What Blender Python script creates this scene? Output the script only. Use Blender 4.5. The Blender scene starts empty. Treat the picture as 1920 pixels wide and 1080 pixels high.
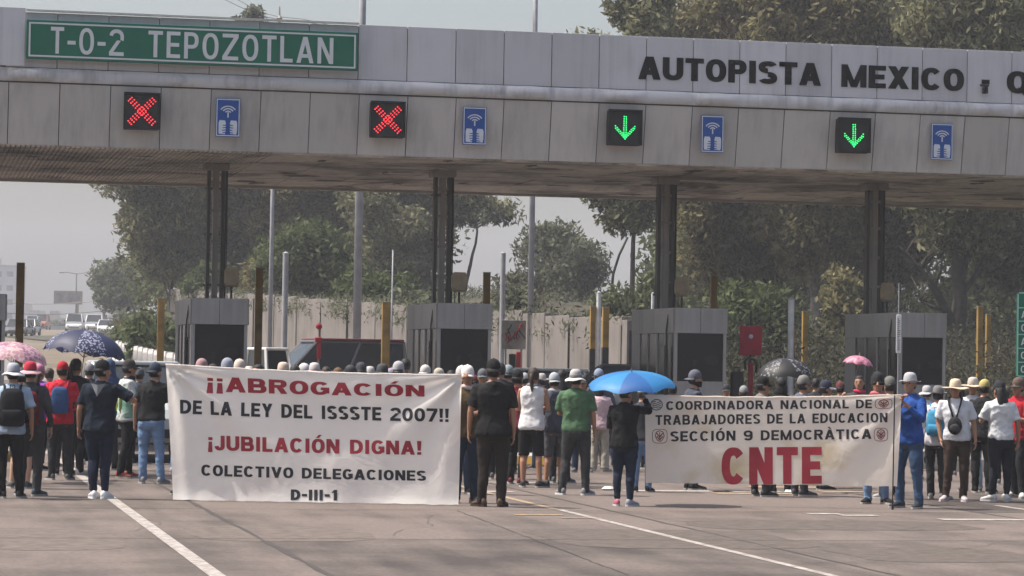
import bpy, bmesh, math, random
from mathutils import Vector, Matrix, Euler, noise as mnoise

SC = bpy.context.scene
COL = SC.collection
R = math.radians
PI = math.pi

# ------------------------------------------------------------------ camera
FPX, YAW, PITCH, ROLL, CAMH = 5287.98, 0.2094, 0.0263, 0.0162, 1.70
FWD0 = Vector((math.sin(YAW), math.cos(YAW), 0)); RGT = Vector((math.cos(YAW), -math.sin(YAW), 0)); ZUP = Vector((0, 0, 1))
FWD = FWD0*math.cos(PITCH) + ZUP*math.sin(PITCH)
UPV = -FWD0*math.sin(PITCH) + ZUP*math.cos(PITCH)
CR, SR = math.cos(ROLL), math.sin(ROLL)
cam_r = RGT*CR + UPV*SR
cam_u = UPV*CR - RGT*SR
cd = bpy.data.cameras.new('camera'); cam = bpy.data.objects.new('camera', cd); COL.objects.link(cam)
cd.sensor_width = 36; cd.lens = 36*FPX/1920; cd.clip_start = 0.5; cd.clip_end = 6000
cam.matrix_world = Matrix(((cam_r.x, cam_u.x, -FWD.x, 0), (cam_r.y, cam_u.y, -FWD.y, 0), (cam_r.z, cam_u.z, -FWD.z, CAMH), (0, 0, 0, 1)))
SC.camera = cam

# ------------------------------------------------------------------ daylight
SUN_EL, SUN_AZ = R(60), R(-76)          # azimuth measured from +Y towards +X
to_sun = Vector((math.sin(SUN_AZ)*math.cos(SUN_EL), math.cos(SUN_AZ)*math.cos(SUN_EL), math.sin(SUN_EL)))
w = bpy.data.worlds.new("World"); SC.world = w; w.use_nodes = True
wn = w.node_tree; bg = wn.nodes['Background']
sky = wn.nodes.new('ShaderNodeTexSky'); sky.sky_type = 'NISHITA'; sky.sun_disc = False
sky.sun_elevation = SUN_EL; sky.sun_rotation = SUN_AZ
sky.altitude = 0; sky.air_density = 1.2; sky.dust_density = 6.0; sky.ozone_density = 1.6
wn.links.new(sky.outputs[0], bg.inputs[0]); bg.inputs[1].default_value = 0.12
sl = bpy.data.lights.new('sun', 'SUN'); sl.energy = 4.2; sl.angle = R(0.6); sl.color = (1.0, 0.95, 0.88)
so = bpy.data.objects.new('sun', sl); COL.objects.link(so); so.rotation_euler = to_sun.to_track_quat('Z', 'Y').to_euler()
SC.view_settings.view_transform = 'Standard'; SC.view_settings.look = 'None'
SC.view_settings.gamma = 1; SC.view_settings.exposure = 0.74
SC.render.film_transparent = False
try:
    SC.cycles.use_denoising = True
    SC.cycles.denoiser = 'OPENIMAGEDENOISE'
    SC.cycles.max_bounces = 7; SC.cycles.diffuse_bounces = 3; SC.cycles.glossy_bounces = 3; SC.cycles.transmission_bounces = 4
    SC.cycles.transparent_max_bounces = 6; SC.cycles.volume_bounces = 0
    SC.cycles.use_fast_gi = False
except Exception:
    pass

# ------------------------------------------------------------------ where a line of sight meets the real place
CAM = Vector((0, 0, CAMH))
def ray(px, py):
    a, b = px-960, py-540
    u = CR*a + SR*b; v = -SR*a + CR*b
    return FWD*FPX + RGT*u - UPV*v
def atY(px, py, Y):
    r = ray(px, py); return CAM + r*(Y/r.y)
def atZ(px, py, z=0.0):
    r = ray(px, py); return CAM + r*((z-CAMH)/r.z)
def atD(px, py, d):
    return CAM + ray(px, py)*(d/FPX)

# ------------------------------------------------------------------ materials
MATS = {}
def _nodes(m):
    m.use_nodes = True
    return m.node_tree.nodes, m.node_tree.links, m.node_tree.nodes['Principled BSDF']
def mat(name, col, rough=0.7, metal=0.0, var=0.12, scale=6.0, bump=0.0, bscale=None, spec=0.3, hue=None):
    """Principled surface whose base colour drifts between two tones with a noise."""
    if name in MATS: return MATS[name]
    m = bpy.data.materials.new(name); n, l, p = _nodes(m)
    p.inputs['Roughness'].default_value = rough; p.inputs['Metallic'].default_value = metal
    p.inputs['Specular IOR Level'].default_value = spec
    tc = n.new('ShaderNodeTexCoord')
    nz = n.new('ShaderNodeTexNoise'); nz.inputs['Scale'].default_value = scale; nz.inputs['Detail'].default_value = 5
    l.new(tc.outputs['Object'], nz.inputs['Vector'])
    cr = n.new('ShaderNodeValToRGB'); cr.color_ramp.elements[0].position = .3; cr.color_ramp.elements[1].position = .7
    lo = [max(0, c*(1-var)) for c in col[:3]]; hi = [min(1, c*(1+var)) for c in (hue or col)[:3]]
    cr.color_ramp.elements[0].color = (*lo, 1); cr.color_ramp.elements[1].color = (*hi, 1)
    l.new(nz.outputs['Fac'], cr.inputs['Fac']); l.new(cr.outputs['Color'], p.inputs['Base Color'])
    if bump:
        nb = n.new('ShaderNodeTexNoise'); nb.inputs['Scale'].default_value = bscale or scale*3; nb.inputs['Detail'].default_value = 4
        nb.inputs['Distortion'].default_value = .6
        l.new(tc.outputs['Object'], nb.inputs['Vector'])
        b = n.new('ShaderNodeBump'); b.inputs['Strength'].default_value = bump; b.inputs['Distance'].default_value = .02
        l.new(nb.outputs['Fac'], b.inputs['Height']); l.new(b.outputs['Normal'], p.inputs['Normal'])
    MATS[name] = m
    return m
def cloth(c, rough=0.9, bump=0.55, trans=0.0):
    k = 'cloth %.3f %.3f %.3f' % tuple(c)
    if k in MATS: return MATS[k]
    m = mat(k, c, rough, 0, .18, 5, bump, 11, .15)
    return m
def emit(name, col, s):
    if name in MATS: return MATS[name]
    m = bpy.data.materials.new(name); n, l, p = _nodes(m)
    p.inputs['Base Color'].default_value = (*col, 1); p.inputs['Emission Color'].default_value = (*col, 1); p.inputs['Emission Strength'].default_value = s
    MATS[name] = m; return m

def panel_mat(name, col, streak=.35, rough=.5, dirt=(.05, .045, .04), zspread=1.0):
    """Aged metal cladding: broad tone drift, rain streaks running down, speckled grime."""
    if name in MATS: return MATS[name]
    m = bpy.data.materials.new(name); n, l, p = _nodes(m)
    p.inputs['Roughness'].default_value = rough; p.inputs['Specular IOR Level'].default_value = .3
    tc = n.new('ShaderNodeTexCoord')
    mp = n.new('ShaderNodeMapping'); mp.inputs['Scale'].default_value = (7, 7, .35*zspread); l.new(tc.outputs['Object'], mp.inputs['Vector'])
    s1 = n.new('ShaderNodeTexNoise'); s1.inputs['Scale'].default_value = 1.0; s1.inputs['Detail'].default_value = 7; s1.inputs['Roughness'].default_value = .65
    l.new(mp.outputs[0], s1.inputs['Vector'])
    s2 = n.new('ShaderNodeTexNoise'); s2.inputs['Scale'].default_value = .9; s2.inputs['Detail'].default_value = 6; l.new(tc.outputs['Object'], s2.inputs['Vector'])
    mu = n.new('ShaderNodeMath'); mu.operation = 'MULTIPLY'; l.new(s1.outputs['Fac'], mu.inputs[0]); l.new(s2.outputs['Fac'], mu.inputs[1])
    rp = n.new('ShaderNodeMapRange'); rp.inputs['From Min'].default_value = .22; rp.inputs['From Max'].default_value = .42
    rp.inputs['To Max'].default_value = streak; l.new(mu.outputs[0], rp.inputs['Value'])
    mx = n.new('ShaderNodeMix'); mx.data_type = 'RGBA'; mx.inputs['A'].default_value = (*col, 1); mx.inputs['B'].default_value = (*dirt, 1)
    l.new(rp.outputs[0], mx.inputs['Factor'])
    # each panel weathers a little differently
    gi = n.new('ShaderNodeNewGeometry'); rr = n.new('ShaderNodeMapRange'); rr.inputs['To Min'].default_value = .88; rr.inputs['To Max'].default_value = 1.1
    l.new(gi.outputs['Random Per Island'], rr.inputs['Value'])
    hs = n.new('ShaderNodeHueSaturation'); l.new(rr.outputs[0], hs.inputs['Value']); l.new(mx.outputs['Result'], hs.inputs['Color'])
    l.new(hs.outputs[0], p.inputs['Base Color'])
    nb = n.new('ShaderNodeTexNoise'); nb.inputs['Scale'].default_value = 2.2; l.new(tc.outputs['Object'], nb.inputs['Vector'])
    b = n.new('ShaderNodeBump'); b.inputs['Strength'].default_value = .12; b.inputs['Distance'].default_value = .03
    l.new(nb.outputs['Fac'], b.inputs['Height']); l.new(b.outputs['Normal'], p.inputs['Normal'])
    MATS[name] = m; return m

def leaf_mat(name, dark, light, tr=.4):
    if name in MATS: return MATS[name]
    m = bpy.data.materials.new(name); n, l, p = _nodes(m)
    gi = n.new('ShaderNodeNewGeometry'); tc = n.new('ShaderNodeTexCoord')
    nz = n.new('ShaderNodeTexNoise'); nz.inputs['Scale'].default_value = .55; nz.inputs['Detail'].default_value = 4; l.new(tc.outputs['Object'], nz.inputs['Vector'])
    ad = n.new('ShaderNodeMath'); ad.operation = 'MULTIPLY_ADD'; ad.inputs[1].default_value = .55; l.new(gi.outputs['Random Per Island'], ad.inputs[0])
    s = n.new('ShaderNodeMath'); s.operation = 'MULTIPLY'; s.inputs[1].default_value = .55; l.new(nz.outputs['Fac'], s.inputs[0]); l.new(s.outputs[0], ad.inputs[2])
    cr = n.new('ShaderNodeValToRGB'); cr.color_ramp.elements[0].position = .2; cr.color_ramp.elements[1].position = .85
    cr.color_ramp.elements[0].color = (*dark, 1); cr.color_ramp.elements[1].color = (*light, 1)
    l.new(ad.outputs[0], cr.inputs['Fac']); l.new(cr.outputs[0], p.inputs['Base Color'])
    p.inputs['Roughness'].default_value = .7; p.inputs['Specular IOR Level'].default_value = .15
    td = n.new('ShaderNodeBsdfTranslucent'); l.new(cr.outputs[0], td.inputs['Color'])
    ms = n.new('ShaderNodeMixShader'); ms.inputs[0].default_value = tr
    l.new(p.outputs[0], ms.inputs[1]); l.new(td.outputs[0], ms.inputs[2])
    l.new(ms.outputs[0], n['Material Output'].inputs['Surface'])
    MATS[name] = m; return m

# ------------------------------------------------------------------ tags
def tag(o, label=None, cat=None, group=None, kind=None):
    if label: o['label'] = label
    if cat: o['category'] = cat
    if group: o['group'] = group
    if kind: o['kind'] = kind
    return o
def empty(name, loc=(0, 0, 0), rz=0.0, label=None, cat=None, group=None):
    o = bpy.data.objects.new(name, None); COL.objects.link(o); o.empty_display_size = .2
    o.location = loc; o.rotation_euler = (0, 0, rz)
    return tag(o, label, cat, group)

# ------------------------------------------------------------------ mesh builder
def basis(d):
    d = Vector(d).normalized()
    a = Vector((0, 0, 1)) if abs(d.z) < .9 else Vector((1, 0, 0))
    u = d.cross(a).normalized()
    return u, d.cross(u).normalized()
class MB:
    def __init__(s): s.v = []; s.f = []; s.smooth = False
    def add(s, vs, fs):
        k = len(s.v); s.v += [tuple(x) for x in vs]; s.f += [tuple(i+k for i in f) for f in fs]; return s
    def box(s, x0, x1, y0, y1, z0, z1, M=None):
        vs = [Vector(q) for q in ((x0,y0,z0),(x1,y0,z0),(x1,y1,z0),(x0,y1,z0),(x0,y0,z1),(x1,y0,z1),(x1,y1,z1),(x0,y1,z1))]
        if M: vs = [M @ q for q in vs]
        return s.add(vs, [(3,2,1,0),(4,5,6,7),(0,1,5,4),(1,2,6,5),(2,3,7,6),(3,0,4,7)])
    def bbox(s, x0, x1, y0, y1, z0, z1, b=.01, M=None):
        """box with all edges bevelled"""
        bm = bmesh.new(); vs = [bm.verts.new(q) for q in ((x0,y0,z0),(x1,y0,z0),(x1,y1,z0),(x0,y1,z0),(x0,y0,z1),(x1,y0,z1),(x1,y1,z1),(x0,y1,z1))]
        for f in ((3,2,1,0),(4,5,6,7),(0,1,5,4),(1,2,6,5),(2,3,7,6),(3,0,4,7)): bm.faces.new([vs[i] for i in f])
        bmesh.ops.bevel(bm, geom=list(bm.edges), offset=b, segments=2, affect='EDGES', profile=.5)
        return s.bm(bm, M)
    def bm(s, bm, M=None):
        bm.verts.index_update()
        s.add([(M @ v.co) if M else v.co for v in bm.verts], [[v.index for v in f.verts] for f in bm.faces]); bm.free(); return s
    def quad(s, a, b, c, d): return s.add([a, b, c, d], [(0, 1, 2, 3)])
    def tube(s, pts, rad, n=8, cap=True):
        """round tube through pts, rad a number or one radius per point"""
        pts = [Vector(p) for p in pts]
        if not hasattr(rad, '__len__'): rad = [rad]*len(pts)
        rings = []; u = None
        for i, p in enumerate(pts):
            d = (pts[min(i+1, len(pts)-1)] - pts[max(i-1, 0)])
            if d.length < 1e-9: d = Vector((0, 0, 1))
            d.normalize()
            if u is None: u, _ = basis(d)
            else:
                u = u - d*u.dot(d)
                if u.length < 1e-6: u, _ = basis(d)
                u.normalize()
            vv = d.cross(u)
            rings.append([p + (u*math.cos(2*PI*k/n) + vv*math.sin(2*PI*k/n))*rad[i] for k in range(n)])
        return s.rings(rings, cap)
    def rings(s, rings, cap=True, closed=True):
        n = len(rings[0]); vs = [q for r in rings for q in r]; fs = []
        for i in range(len(rings)-1):
            for k in range(n if closed else n-1):
                fs.append((i*n+k, i*n+(k+1) % n, (i+1)*n+(k+1) % n, (i+1)*n+k))
        if cap and closed:
            fs.append(tuple(range(n))[::-1]); fs.append(tuple((len(rings)-1)*n+k for k in range(n)))
        return s.add(vs, fs)
    def lathe(s, prof, n=20, c=(0, 0, 0), cap=True):
        return s.rings([[Vector((c[0]+r*math.cos(2*PI*k/n), c[1]+r*math.sin(2*PI*k/n), c[2]+z)) for k in range(n)] for r, z in prof], cap)
    def ell(s, c, r, n=12, m=8, M=None):
        c = Vector(c); rg = []
        for i in range(m+1):
            a = -PI/2 + PI*(i+.0)/m; a = max(-PI/2+.12, min(PI/2-.12, a))
            rg.append([c + Vector((r[0]*math.cos(a)*math.cos(2*PI*k/n), r[1]*math.cos(a)*math.sin(2*PI*k/n), r[2]*math.sin(a))) for k in range(n)])
        if M: rg = [[M @ q for q in x] for x in rg]
        return s.rings(rg)
    def map(s, fn): s.v = [tuple(fn(Vector(q))) for q in s.v]; return s
    def build(s, name, m, parent=None, smooth=False, loc=None):
        me = bpy.data.meshes.new(name); me.from_pydata(s.v, [], s.f); me.update()
        if m: me.materials.append(m)
        if smooth: me.shade_smooth()
        o = bpy.data.objects.new(name, me); COL.objects.link(o)
        if parent: o.parent = parent
        if loc is not None: o.location = loc
        return o
def structure(name, mb, m, smooth=False):
    o = mb.build(name, m, None, smooth); o['kind'] = 'structure'; return o
def children_of(o): return [c for c in bpy.data.objects if c.parent == o]
def copy_tree(o, kids, parent=None):
    c = o.copy(); COL.objects.link(c)
    if parent: c.parent = parent
    for k in kids.get(o, ()): copy_tree(k, kids, c)
    return c
def kid_map():
    d = {}
    for o in bpy.data.objects:
        if o.parent: d.setdefault(o.parent, []).append(o)
    return d

# ------------------------------------------------------------------ block capitals made of strokes
class Letters:
    """Heavy sans capitals, height 1; fn maps the flat (x, y) of the writing to a place, step limits the size of the facets."""
    W = {'I': .30, 'J': .58, 'L': .60, 'M': .92, '-': .42, '!': .30, '¡': .30, ' ': .42, '1': .46, '.': .3, 'E': .64, 'T': .68, 'F': .62, 'S': .70, 'P': .68, 'A': .82, 'X': .78, 'V': .8}
    def __init__(s, t=.2, wf=1.0, gap=.11, th=None): s.t = t; s.wf = wf; s.gap = gap; s.th = th or t*.86
    def width(s, ch):
        b = {'É': 'E', 'Ó': 'O', 'Á': 'A', 'À': 'A'}.get(ch, ch)
        return s.W.get(b, .76)*s.wf
    def length(s, txt): return sum(s.width(c)+s.gap for c in txt) - s.gap
    def polys(s, txt):
        x = 0; out = []
        for ch in txt:
            w_ = s.width(ch); out += [[(px+x, py) for px, py in q] for q in s.glyph(ch, w_)]; x += w_+s.gap
        return out
    def glyph(s, ch, w):
        t, th = s.t, s.th; Q = []
        def bar(x0, y0, x1, y1): Q.append([(x0, y0), (x1, y0), (x1, y1), (x0, y1)])
        def para(x0, y0, x1, y1, ww): Q.append([(x0, y0), (x0+ww, y0), (x1+ww, y1), (x1, y1)])
        def arc(cx, cy, rx, ry, a0, a1, n=18, e=.86):
            def pt(a, qx, qy):
                c, q = math.cos(a), math.sin(a)
                return (cx+qx*math.copysign(abs(c)**e, c), cy+qy*math.copysign(abs(q)**e, q))
            for i in range(n):
                a, b = R(a0+(a1-a0)*i/n), R(a0+(a1-a0)*(i+1)/n)
                Q.append([pt(a, rx, ry), pt(b, rx, ry), pt(b, rx-t, ry-th), pt(a, rx-t, ry-th)])
        def bowl(y0, y1, x1=None):
            x1 = x1 or w; ry = (y1-y0)/2; cx = max(t, x1-ry*.95)
            bar(t, y1-th, cx, y1); bar(t, y0, cx, y0+th); arc(cx, y0+ry, x1-cx, ry, -90, 90, 12)
        acc = None
        if ch in 'ÉÓÁÀ':
            acc = ch; ch = {'É': 'E', 'Ó': 'O', 'Á': 'A', 'À': 'A'}[ch]
        if ch in 'O0': arc(w/2, .5, w/2, .5, 0, 360, 32)
        elif ch == 'Q': arc(w/2, .5, w/2, .5, 0, 360, 32); para(w*.78, -.08, w*.48, .26, t*.9)
        elif ch == 'C': arc(w/2, .5, w/2, .5, 38, 322, 26)
        elif ch == 'G': arc(w/2, .5, w/2, .5, 40, 335, 26); bar(w*.54, .36, w, .36+th); bar(w-t, .12, w, .36)
        elif ch == 'D':
            bar(0, 0, t, 1); bowl(0, 1)
        elif ch == 'B': bar(0, 0, t, 1); bowl(.5-th*.42, 1, w*.93); bowl(0, .5+th*.42)
        elif ch == 'P': bar(0, 0, t, 1); bowl(.38, 1)
        elif ch == 'R': bar(0, 0, t, 1); bowl(.42, 1, w*.96); para(w-t*1.12, 0, w*.42, .42, t*1.12)
        elif ch == 'S':
            arc(w/2, .735, w/2, .265, 22, 270, 18); arc(w/2, .265, w/2, .265, -158, 90, 18)
        elif ch == 'E': bar(0, 0, t, 1); bar(t, 0, w, th); bar(t, 1-th, w, 1); bar(t, .5-th/2, w*.92, .5+th/2)
        elif ch == 'F': bar(0, 0, t, 1); bar(t, 1-th, w, 1); bar(t, .46-th/2, w*.9, .46+th/2)
        elif ch == 'L': bar(0, 0, t, 1); bar(t, 0, w, th)
        elif ch == 'I': bar(w/2-t/2, 0, w/2+t/2, 1)
        elif ch == 'T': bar(0, 1-th, w, 1); bar(w/2-t/2, 0, w/2+t/2, 1-th)
        elif ch == 'N': bar(0, 0, t, 1); bar(w-t, 0, w, 1); para(w-t*1.1, 0, 0, 1, t*1.1)
        elif ch == 'M': bar(0, 0, t*.92, 1); bar(w-t*.92, 0, w, 1); para(w/2-t*.45, 0, 0, 1, t*.9); para(w/2-t*.45, 0, w-t*.9, 1, t*.9)
        elif ch == 'A':
            para(0, 0, w/2-t*.58, 1, t*1.08); para(w-t*1.08, 0, w/2-t*.5, 1, t*1.08); bar(w*.24, .2, w*.76, .2+th)
        elif ch == 'V': para(w/2-t/2, 0, 0, 1, t*1.05); para(w/2-t/2, 0, w-t*1.05, 1, t*1.05)
        elif ch == 'X': para(0, 0, w-t*1.15, 1, t*1.15); para(w-t*1.15, 0, 0, 1, t*1.15)
        elif ch == 'Y': bar(w/2-t/2, 0, w/2+t/2, .44); para(w/2-t/2, .42, 0, 1, t*1.1); para(w/2-t/2, .42, w-t*1.1, 1, t*1.1)
        elif ch == 'Z': bar(0, 0, w, th); bar(0, 1-th, w, 1); para(0, th, w-t*1.25, 1-th, t*1.25)
        elif ch == 'U': bar(0, .36, t, 1); bar(w-t, .36, w, 1); arc(w/2, .37, w/2, .37, 180, 360, 16)
        elif ch == 'J': bar(w-t, .32, w, 1); arc(w/2, .32, w/2, .32, 185, 360, 14)
        elif ch == '2':
            arc(w/2, .69, w/2, .31, -22, 168, 16); bar(0, 0, w, th); para(0, th, w*.52, .58, t*1.2)
        elif ch == '7': bar(0, 1-th, w, 1); para(w*.16, 0, w-t*1.1, 1-th, t*1.1)
        elif ch == '9': arc(w/2, .68, w/2, .32, 0, 360, 24); arc(w/2, .36, w/2, .36, -150, 0, 12); bar(w-t, .34, w, .66)
        elif ch == '1': bar(w-t, 0, w, 1); para(0, .72, w-t, .98, t*.75)
        elif ch == '-': bar(0, .36, w, .36+th)
        elif ch == '.': bar(w/2-t/2, 0, w/2+t/2, t)
        elif ch == '!': Q.append([(w/2-t*.4, .3), (w/2+t*.4, .3), (w/2+t*.55, 1), (w/2-t*.55, 1)]); bar(w/2-t*.5, 0, w/2+t*.5, .2)
        elif ch == '¡': Q.append([(w/2-t*.55, -.12), (w/2+t*.55, -.12), (w/2+t*.4, .58), (w/2-t*.4, .58)]); bar(w/2-t*.5, .68, w/2+t*.5, .88)
        if acc == 'À': para(w/2-t*.1, 1.06, w/2-t*.9, 1.28, t*.8)
        elif acc: para(w/2-t*.6, 1.06, w/2+t*.1, 1.28, t*.8)
        return Q
    def build(s, name, txt, fn, m, parent, step=.09, lift=.0003):
        mb = MB(); k = 0
        for q in s.polys(txt):
            a, b, c, d = [Vector((x, y)) for x, y in q]
            nu = max(1, math.ceil(max((b-a).length, (c-d).length)/step)); nv = max(1, math.ceil(max((d-a).length, (c-b).length)/step))
            k = (k+1) % 7
            g = [[fn(*(a.lerp(b, i/nu).lerp(d.lerp(c, i/nu), j/nv)), k*lift) for i in range(nu+1)] for j in range(nv+1)]
            n_ = nu+1; vs = [p for r in g for p in r]
            area = sum(q[i][0]*q[(i+1) % 4][1]-q[(i+1) % 4][0]*q[i][1] for i in range(4))
            fs = [(j*n_+i, j*n_+i+1, (j+1)*n_+i+1, (j+1)*n_+i) for j in range(nv) for i in range(nu)]
            if area < 0: fs = [f[::-1] for f in fs]
            mb.add(vs, fs)
        return mb.build(name, m, parent)

# ------------------------------------------------------------------ ground, road, markings
PROF = [(-60, 0), (64, 0), (90, .75), (130, 1.5), (320, 4.3), (600, 7.2), (1200, 8.5), (4500, 9)]
def gz(y):
    for (a, za), (b, zb) in zip(PROF, PROF[1:]):
        if y <= b: return za+(zb-za)*(max(y, a)-a)/(b-a)
    return PROF[-1][1]
def sheet(x0, x1, ys, dz, xs=None):
    mb = MB(); xs = xs or [x0, x1]
    for y in ys:
        pass
    vs = [(x, y, gz(y)+dz) for y in ys for x in xs]; n = len(xs)
    fs = [(j*n+i, j*n+i+1, (j+1)*n+i+1, (j+1)*n+i) for j in range(len(ys)-1) for i in range(n-1)]
    mb.add(vs, fs); return mb

def concrete_ground(name):
    m = bpy.data.materials.new(name); n, l, p = _nodes(m)
    p.inputs['Roughness'].default_value = .85; p.inputs['Specular IOR Level'].default_value = .25
    tc = n.new('ShaderNodeTexCoord'); sx = n.new('ShaderNodeSeparateXYZ'); l.new(tc.outputs['Object'], sx.inputs[0])
    def cell(sock, off, size):
        a = n.new('ShaderNodeMath'); a.operation = 'ADD'; a.inputs[1].default_value = off; l.new(sock, a.inputs[0])
        d = n.new('ShaderNodeMath'); d.operation = 'DIVIDE'; d.inputs[1].default_value = size; l.new(a.outputs[0], d.inputs[0])
        f = n.new('ShaderNodeMath'); f.operation = 'FLOOR'; l.new(d.outputs[0], f.inputs[0]); return f
    cx = cell(sx.outputs[0], -3.25, 4.6); cy = cell(sx.outputs[1], -31.7, 5.2)
    cb = n.new('ShaderNodeCombineXYZ'); l.new(cx.outputs[0], cb.inputs[0]); l.new(cy.outputs[0], cb.inputs[1])
    wnz = n.new('ShaderNodeTexWhiteNoise'); wnz.noise_dimensions = '2D'; l.new(cb.outputs[0], wnz.inputs['Vector'])
    n1 = n.new('ShaderNodeTexNoise'); n1.inputs['Scale'].default_value = .55; n1.inputs['Detail'].default_value = 8; n1.inputs['Roughness'].default_value = .62; l.new(tc.outputs['Object'], n1.inputs['Vector'])
    mp = n.new('ShaderNodeMapping'); mp.inputs['Scale'].default_value = (1.6, .16, 1); l.new(tc.outputs['Object'], mp.inputs['Vector'])
    n2 = n.new('ShaderNodeTexNoise'); n2.inputs['Scale'].default_value = 1.2; n2.inputs['Detail'].default_value = 6; l.new(mp.outputs[0], n2.inputs['Vector'])
    n3 = n.new('ShaderNodeTexNoise'); n3.inputs['Scale'].default_value = 26; n3.inputs['Detail'].default_value = 3; l.new(tc.outputs['Object'], n3.inputs['Vector'])
    r1 = n.new('ShaderNodeValToRGB'); e = r1.color_ramp.elements
    e[0].position = .39; e[0].color = (.050, .041, .036, 1); e[1].position = .61; e[1].color = (.132, .106, .092, 1)
    s1 = n.new('ShaderNodeMath'); s1.operation = 'MULTIPLY_ADD'; s1.inputs[1].default_value = .5; l.new(n1.outputs['Fac'], s1.inputs[0])
    s2 = n.new('ShaderNodeMath'); s2.operation = 'MULTIPLY_ADD'; s2.inputs[1].default_value = .40; l.new(n2.outputs['Fac'], s2.inputs[0])
    s3 = n.new('ShaderNodeMath'); s3.operation = 'MULTIPLY'; s3.inputs[1].default_value = .2; l.new(wnz.outputs['Value'], s3.inputs[0])
    l.new(s3.outputs[0], s2.inputs[2]); l.new(s2.outputs[0], s1.inputs[2]); l.new(s1.outputs[0], r1.inputs['Fac'])
    # speckle of aggregate, and dark oil drips
    mx = n.new('ShaderNodeMix'); mx.data_type = 'RGBA'; mx.blend_type = 'OVERLAY'; mx.inputs['Factor'].default_value = .65
    l.new(r1.outputs[0], mx.inputs['A']); l.new(n3.outputs['Color'], mx.inputs['B'])
    bw = n.new('ShaderNodeRGBToBW'); l.new(n3.outputs['Color'], bw.inputs[0]); l.new(bw.outputs[0], mx.inputs['B'])
    v = n.new('ShaderNodeTexNoise'); v.inputs['Scale'].default_value = 1.9; v.inputs['Detail'].default_value = 2; l.new(tc.outputs['Object'], v.inputs['Vector'])
    vr = n.new('ShaderNodeMapRange'); vr.inputs['From Min'].default_value = .66; vr.inputs['From Max'].default_value = .76; vr.inputs['To Max'].default_value = .45; l.new(v.outputs['Fac'], vr.inputs['Value'])
    dk = n.new('ShaderNodeMix'); dk.data_type = 'RGBA'; dk.inputs['B'].default_value = (.09, .075, .065, 1)
    l.new(vr.outputs[0], dk.inputs['Factor']); l.new(mx.outputs['Result'], dk.inputs['A']); l.new(dk.outputs['Result'], p.inputs['Base Color'])
    b = n.new('ShaderNodeBump'); b.inputs['Strength'].default_value = .25; b.inputs['Distance'].default_value = .01
    l.new(n3.outputs['Fac'], b.inputs['Height']); l.new(b.outputs['Normal'], p.inputs['Normal'])
    return m
def worn_paint(name, col, wear=.5):
    m = bpy.data.materials.new(name); n, l, p = _nodes(m); p.inputs['Roughness'].default_value = .7
    tc = n.new('ShaderNodeTexCoord'); nz = n.new('ShaderNodeTexNoise'); nz.inputs['Scale'].default_value = 9; nz.inputs['Detail'].default_value = 8; nz.inputs['Roughness'].default_value = .7
    l.new(tc.outputs['Object'], nz.inputs['Vector'])
    r = n.new('ShaderNodeMapRange'); r.inputs['From Min'].default_value = wear-.06; r.inputs['From Max'].default_value = wear+.12; l.new(nz.outputs['Fac'], r.inputs['Value'])
    mx = n.new('ShaderNodeMix'); mx.data_type = 'RGBA'; mx.inputs['A'].default_value = (*col, 1); mx.inputs['B'].default_value = (.2, .165, .14, 1)
    l.new(r.outputs[0], mx.inputs['Factor']); l.new(mx.outputs['Result'], p.inputs['Base Color'])
    return m

YS = [-60, 0, 20, 40, 64, 70, 80, 90, 110, 130, 180, 250, 320, 450, 600, 900, 1200, 2500, 4500]
M_earth = mat('dry earth', (.13, .105, .075), .95, var=.35, scale=.3, bump=.4, bscale=3)
structure('ground', sheet(-2500, 2500, YS, -.03), M_earth)
structure('plaza_pavement', sheet(-30, 60, [-30, 20, 40, 64, 70, 80, 90, 96], 0), concrete_ground('plaza concrete'))
M_asph = mat('grey worn asphalt', (.17, .155, .14), .9, var=.2, scale=1.5, bump=.2, bscale=40)
structure('far_road', sheet(-24, 4.5, [94, 110, 130, 180, 250, 320, 450, 600, 900, 1200], .012), M_asph)
M_white = worn_paint('worn white road paint', (.36, .335, .31), .46)
M_yell = worn_paint('worn yellow road paint', (.40, .25, .09), .45)
def marking(name, x0, x1, y0, y1, m, z=.004, seg=1): 
    mb = MB(); n_ = max(1, int((y1-y0)/8))
    for i in range(n_):
        a, b = y0+(y1-y0)*i/n_, y0+(y1-y0)*(i+1)/n_
        mb.quad((x0, a, gz(a)+z), (x1, a, gz(a)+z), (x1, b, gz(b)+z), (x0, b, gz(b)+z))
    return structure(name, mb, m)
marking('lane_line', 2.30, 2.43, 18, 64, M_white)
marking('lane_line', 7.335, 7.425, 18, 31.9, M_white)
marking('lane_line', 13.3, 13.4, 26, 33.4, M_white)
marking('lane_edge_line', 7.30, 7.40, 32.0, 39, M_yell)
for (px, py, ln, wd, m_) in ((1010, 966, .55, .14, M_yell), (1090, 972, .45, .1, M_yell), (885, 922, 1.1, .35, M_white), (1270, 921, 1.5, .4, M_white), (1400, 922, 1.0, .3, M_white), (1440, 926, 1.5, .35, M_yell),
                            (1600, 922, 1.0, .4, M_yell), (1850, 975, 1.1, .3, M_white), (1610, 967, .45, .25, M_white), (1545, 964, .4, .25, M_white), (1500, 914, 1.5, .4, M_yell), (965, 905, 1.0, .25, M_white)):
    g = atZ(px, py); marking('worn_marking', g.x-ln/2, g.x+ln/2, g.y-wd/2, g.y+wd/2, m_, .006)
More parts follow.
